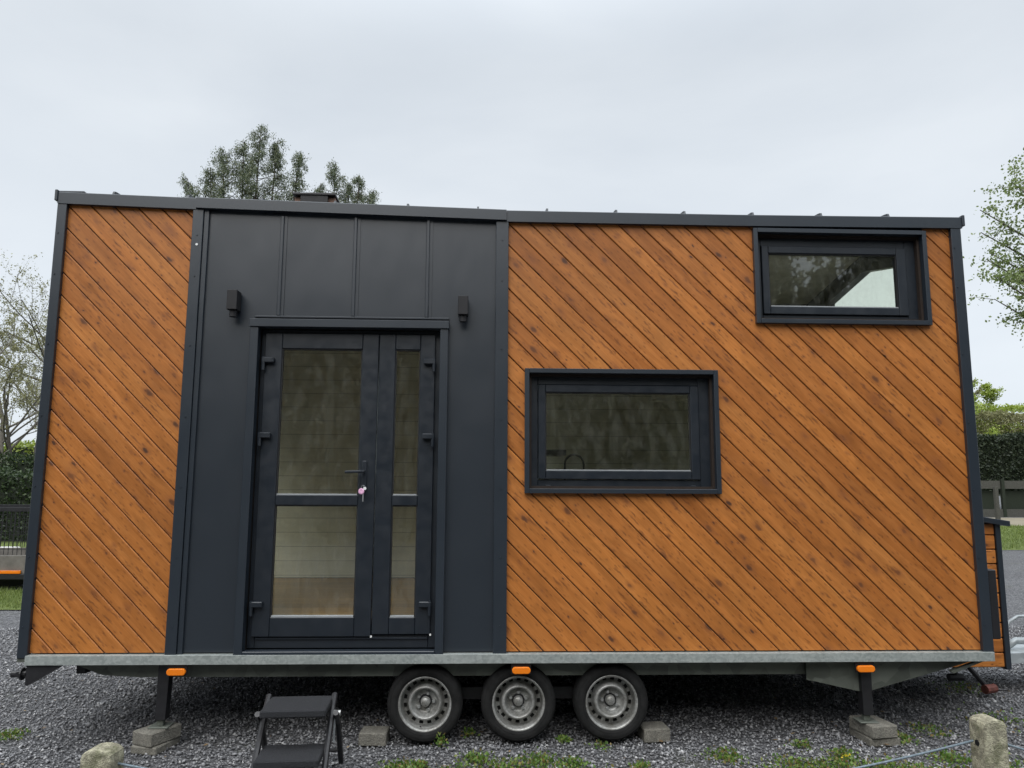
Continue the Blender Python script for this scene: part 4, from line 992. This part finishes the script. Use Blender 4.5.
# concrete panel fence right
f_ = MB()
for i in range(10):
    x = 22 + i * 2.6
    f_.box(x + .12, x + 2.48, 37.0, 37.08, 1.62, 2.08, M['fencec']); f_.box(x + .12, x + 2.48, 37.3, 37.38, 0, 1.5, M['core'])  # the set-back dark sheet paints the shade below the top panel
    f_.box(x + .10, x + 2.50, 36.95, 37.05, 0.0, .45, M['fencec'])
fo = f_.build('panel_fence', M['conc']); tag(fo, 'low fence of pale concrete panels with shade painted as dark boards under the right hedge', 'fence')
for i in range(10): 
    q = MB(); x = 22 + i * 2.6; q.box(x - .09, x + .09, 36.92, 37.1, 0, 2.2); q.build('fence_post', M['core'] if i % 2 else M['fencec'], fo)
q = MB(); q.box(-.09, .09, -.09, .09, 0, 1.75, bev=.01); tag(q.build('garden_post', M['fencec'], loc=(27.0, 33.6, 0)), 'pale upright post in front of the right fence', 'post')

# parked trailer at left
T = tag(empty('parked_trailer', (-9.2, 7.4, 0)), 'dark box trailer with mesh sides and an orange side light, parked at the left edge', 'trailer')
X0, X1 = -2.5, 1.9
b = MB(); b.box(X0, X1, 0, .04, .27, .56, M['cloth'], bev=.004); b.box(X0, X1, 1.5, 1.54, .27, .56, M['cloth']); b.box(X0, X1, .04, 1.5, .22, .27, M['blackpaint']); b.box(X1 - .04, X1, .04, 1.5, .27, .56, M['cloth'])
b.build('bed', M['cloth'], T)
b = MB(); b.box(X0 - .02, X1 + .05, -.03, .0, .185, .265, M['blackpaint'], bev=.004); b.build('chassis_rail', M['blackpaint'], T)
b = MB()
for y in (0.0, 1.5):
    b.box(X0, X1, y - .02, y + .05, 1.27, 1.335)
    for i in range(5): x = X0 + i * (X1 - X0) / 4; b.box(x - .02, x + .02, y - .001, y + .03, .56, 1.27)
b.box(X1 - .04, X1 + .03, .05, 1.48, 1.272, 1.333); b.build('mesh_rail', M['blackpaint'], T)
b = MB()
for y in (0.015, 1.515):
    for i in range(62): x = X0 + .03 + i * .071; b.box(x - .004, x + .004, y - .003, y + .003, .57, 1.27)
    for k in range(5): z = .66 + k * .14; b.box(X0, X1, y + .004, y + .009, z - .004, z + .004)
b.build('wire_mesh', M['blackpaint'], T)
b = MB(); b.box(.95, 1.47, -.035, -.001, .275, .325, bev=.005); b.build('side_light', M['amber'], T)
b = MB(); b.box(1.55, X1 - .02, -.012, -.001, .28, .32); b.build('rail_strip', M['galvb'], T)
for x in (-1.2,):
    for y in (.08, 1.45):
        b = MB(); b.lathe([(.0, 0), (.16, 0), (.17, .01), (.28, 0), (.29, .03), (.29, .14), (.27, .16), (0, .16)], (x, y - .08, .29), n=32); b.build('wheel', M['tyre'], T)
b = MB(); b.prism([(.9, .22), (1.9, .22), (1.2, .03), (.9, .03)], 1, .3, .5); b.build('wheel_skid', M['blackpaint'], T)
# load lying in the grass behind it
b = MB(); b.box(-2.0, 2.0, -.3, .3, 0, .12, M['canvas'], bev=.03); b.box(-1.8, 1.2, -.25, .25, .121, .2, M['rusty'], bev=.02)
o_ = b.build('tarpaulin_bundle', M['canvas'], loc=(-14.0, 14.2, 0)); tag(o_, 'pale and reddish tarpaulin bundle lying on the grass behind the parked trailer', 'tarpaulin')
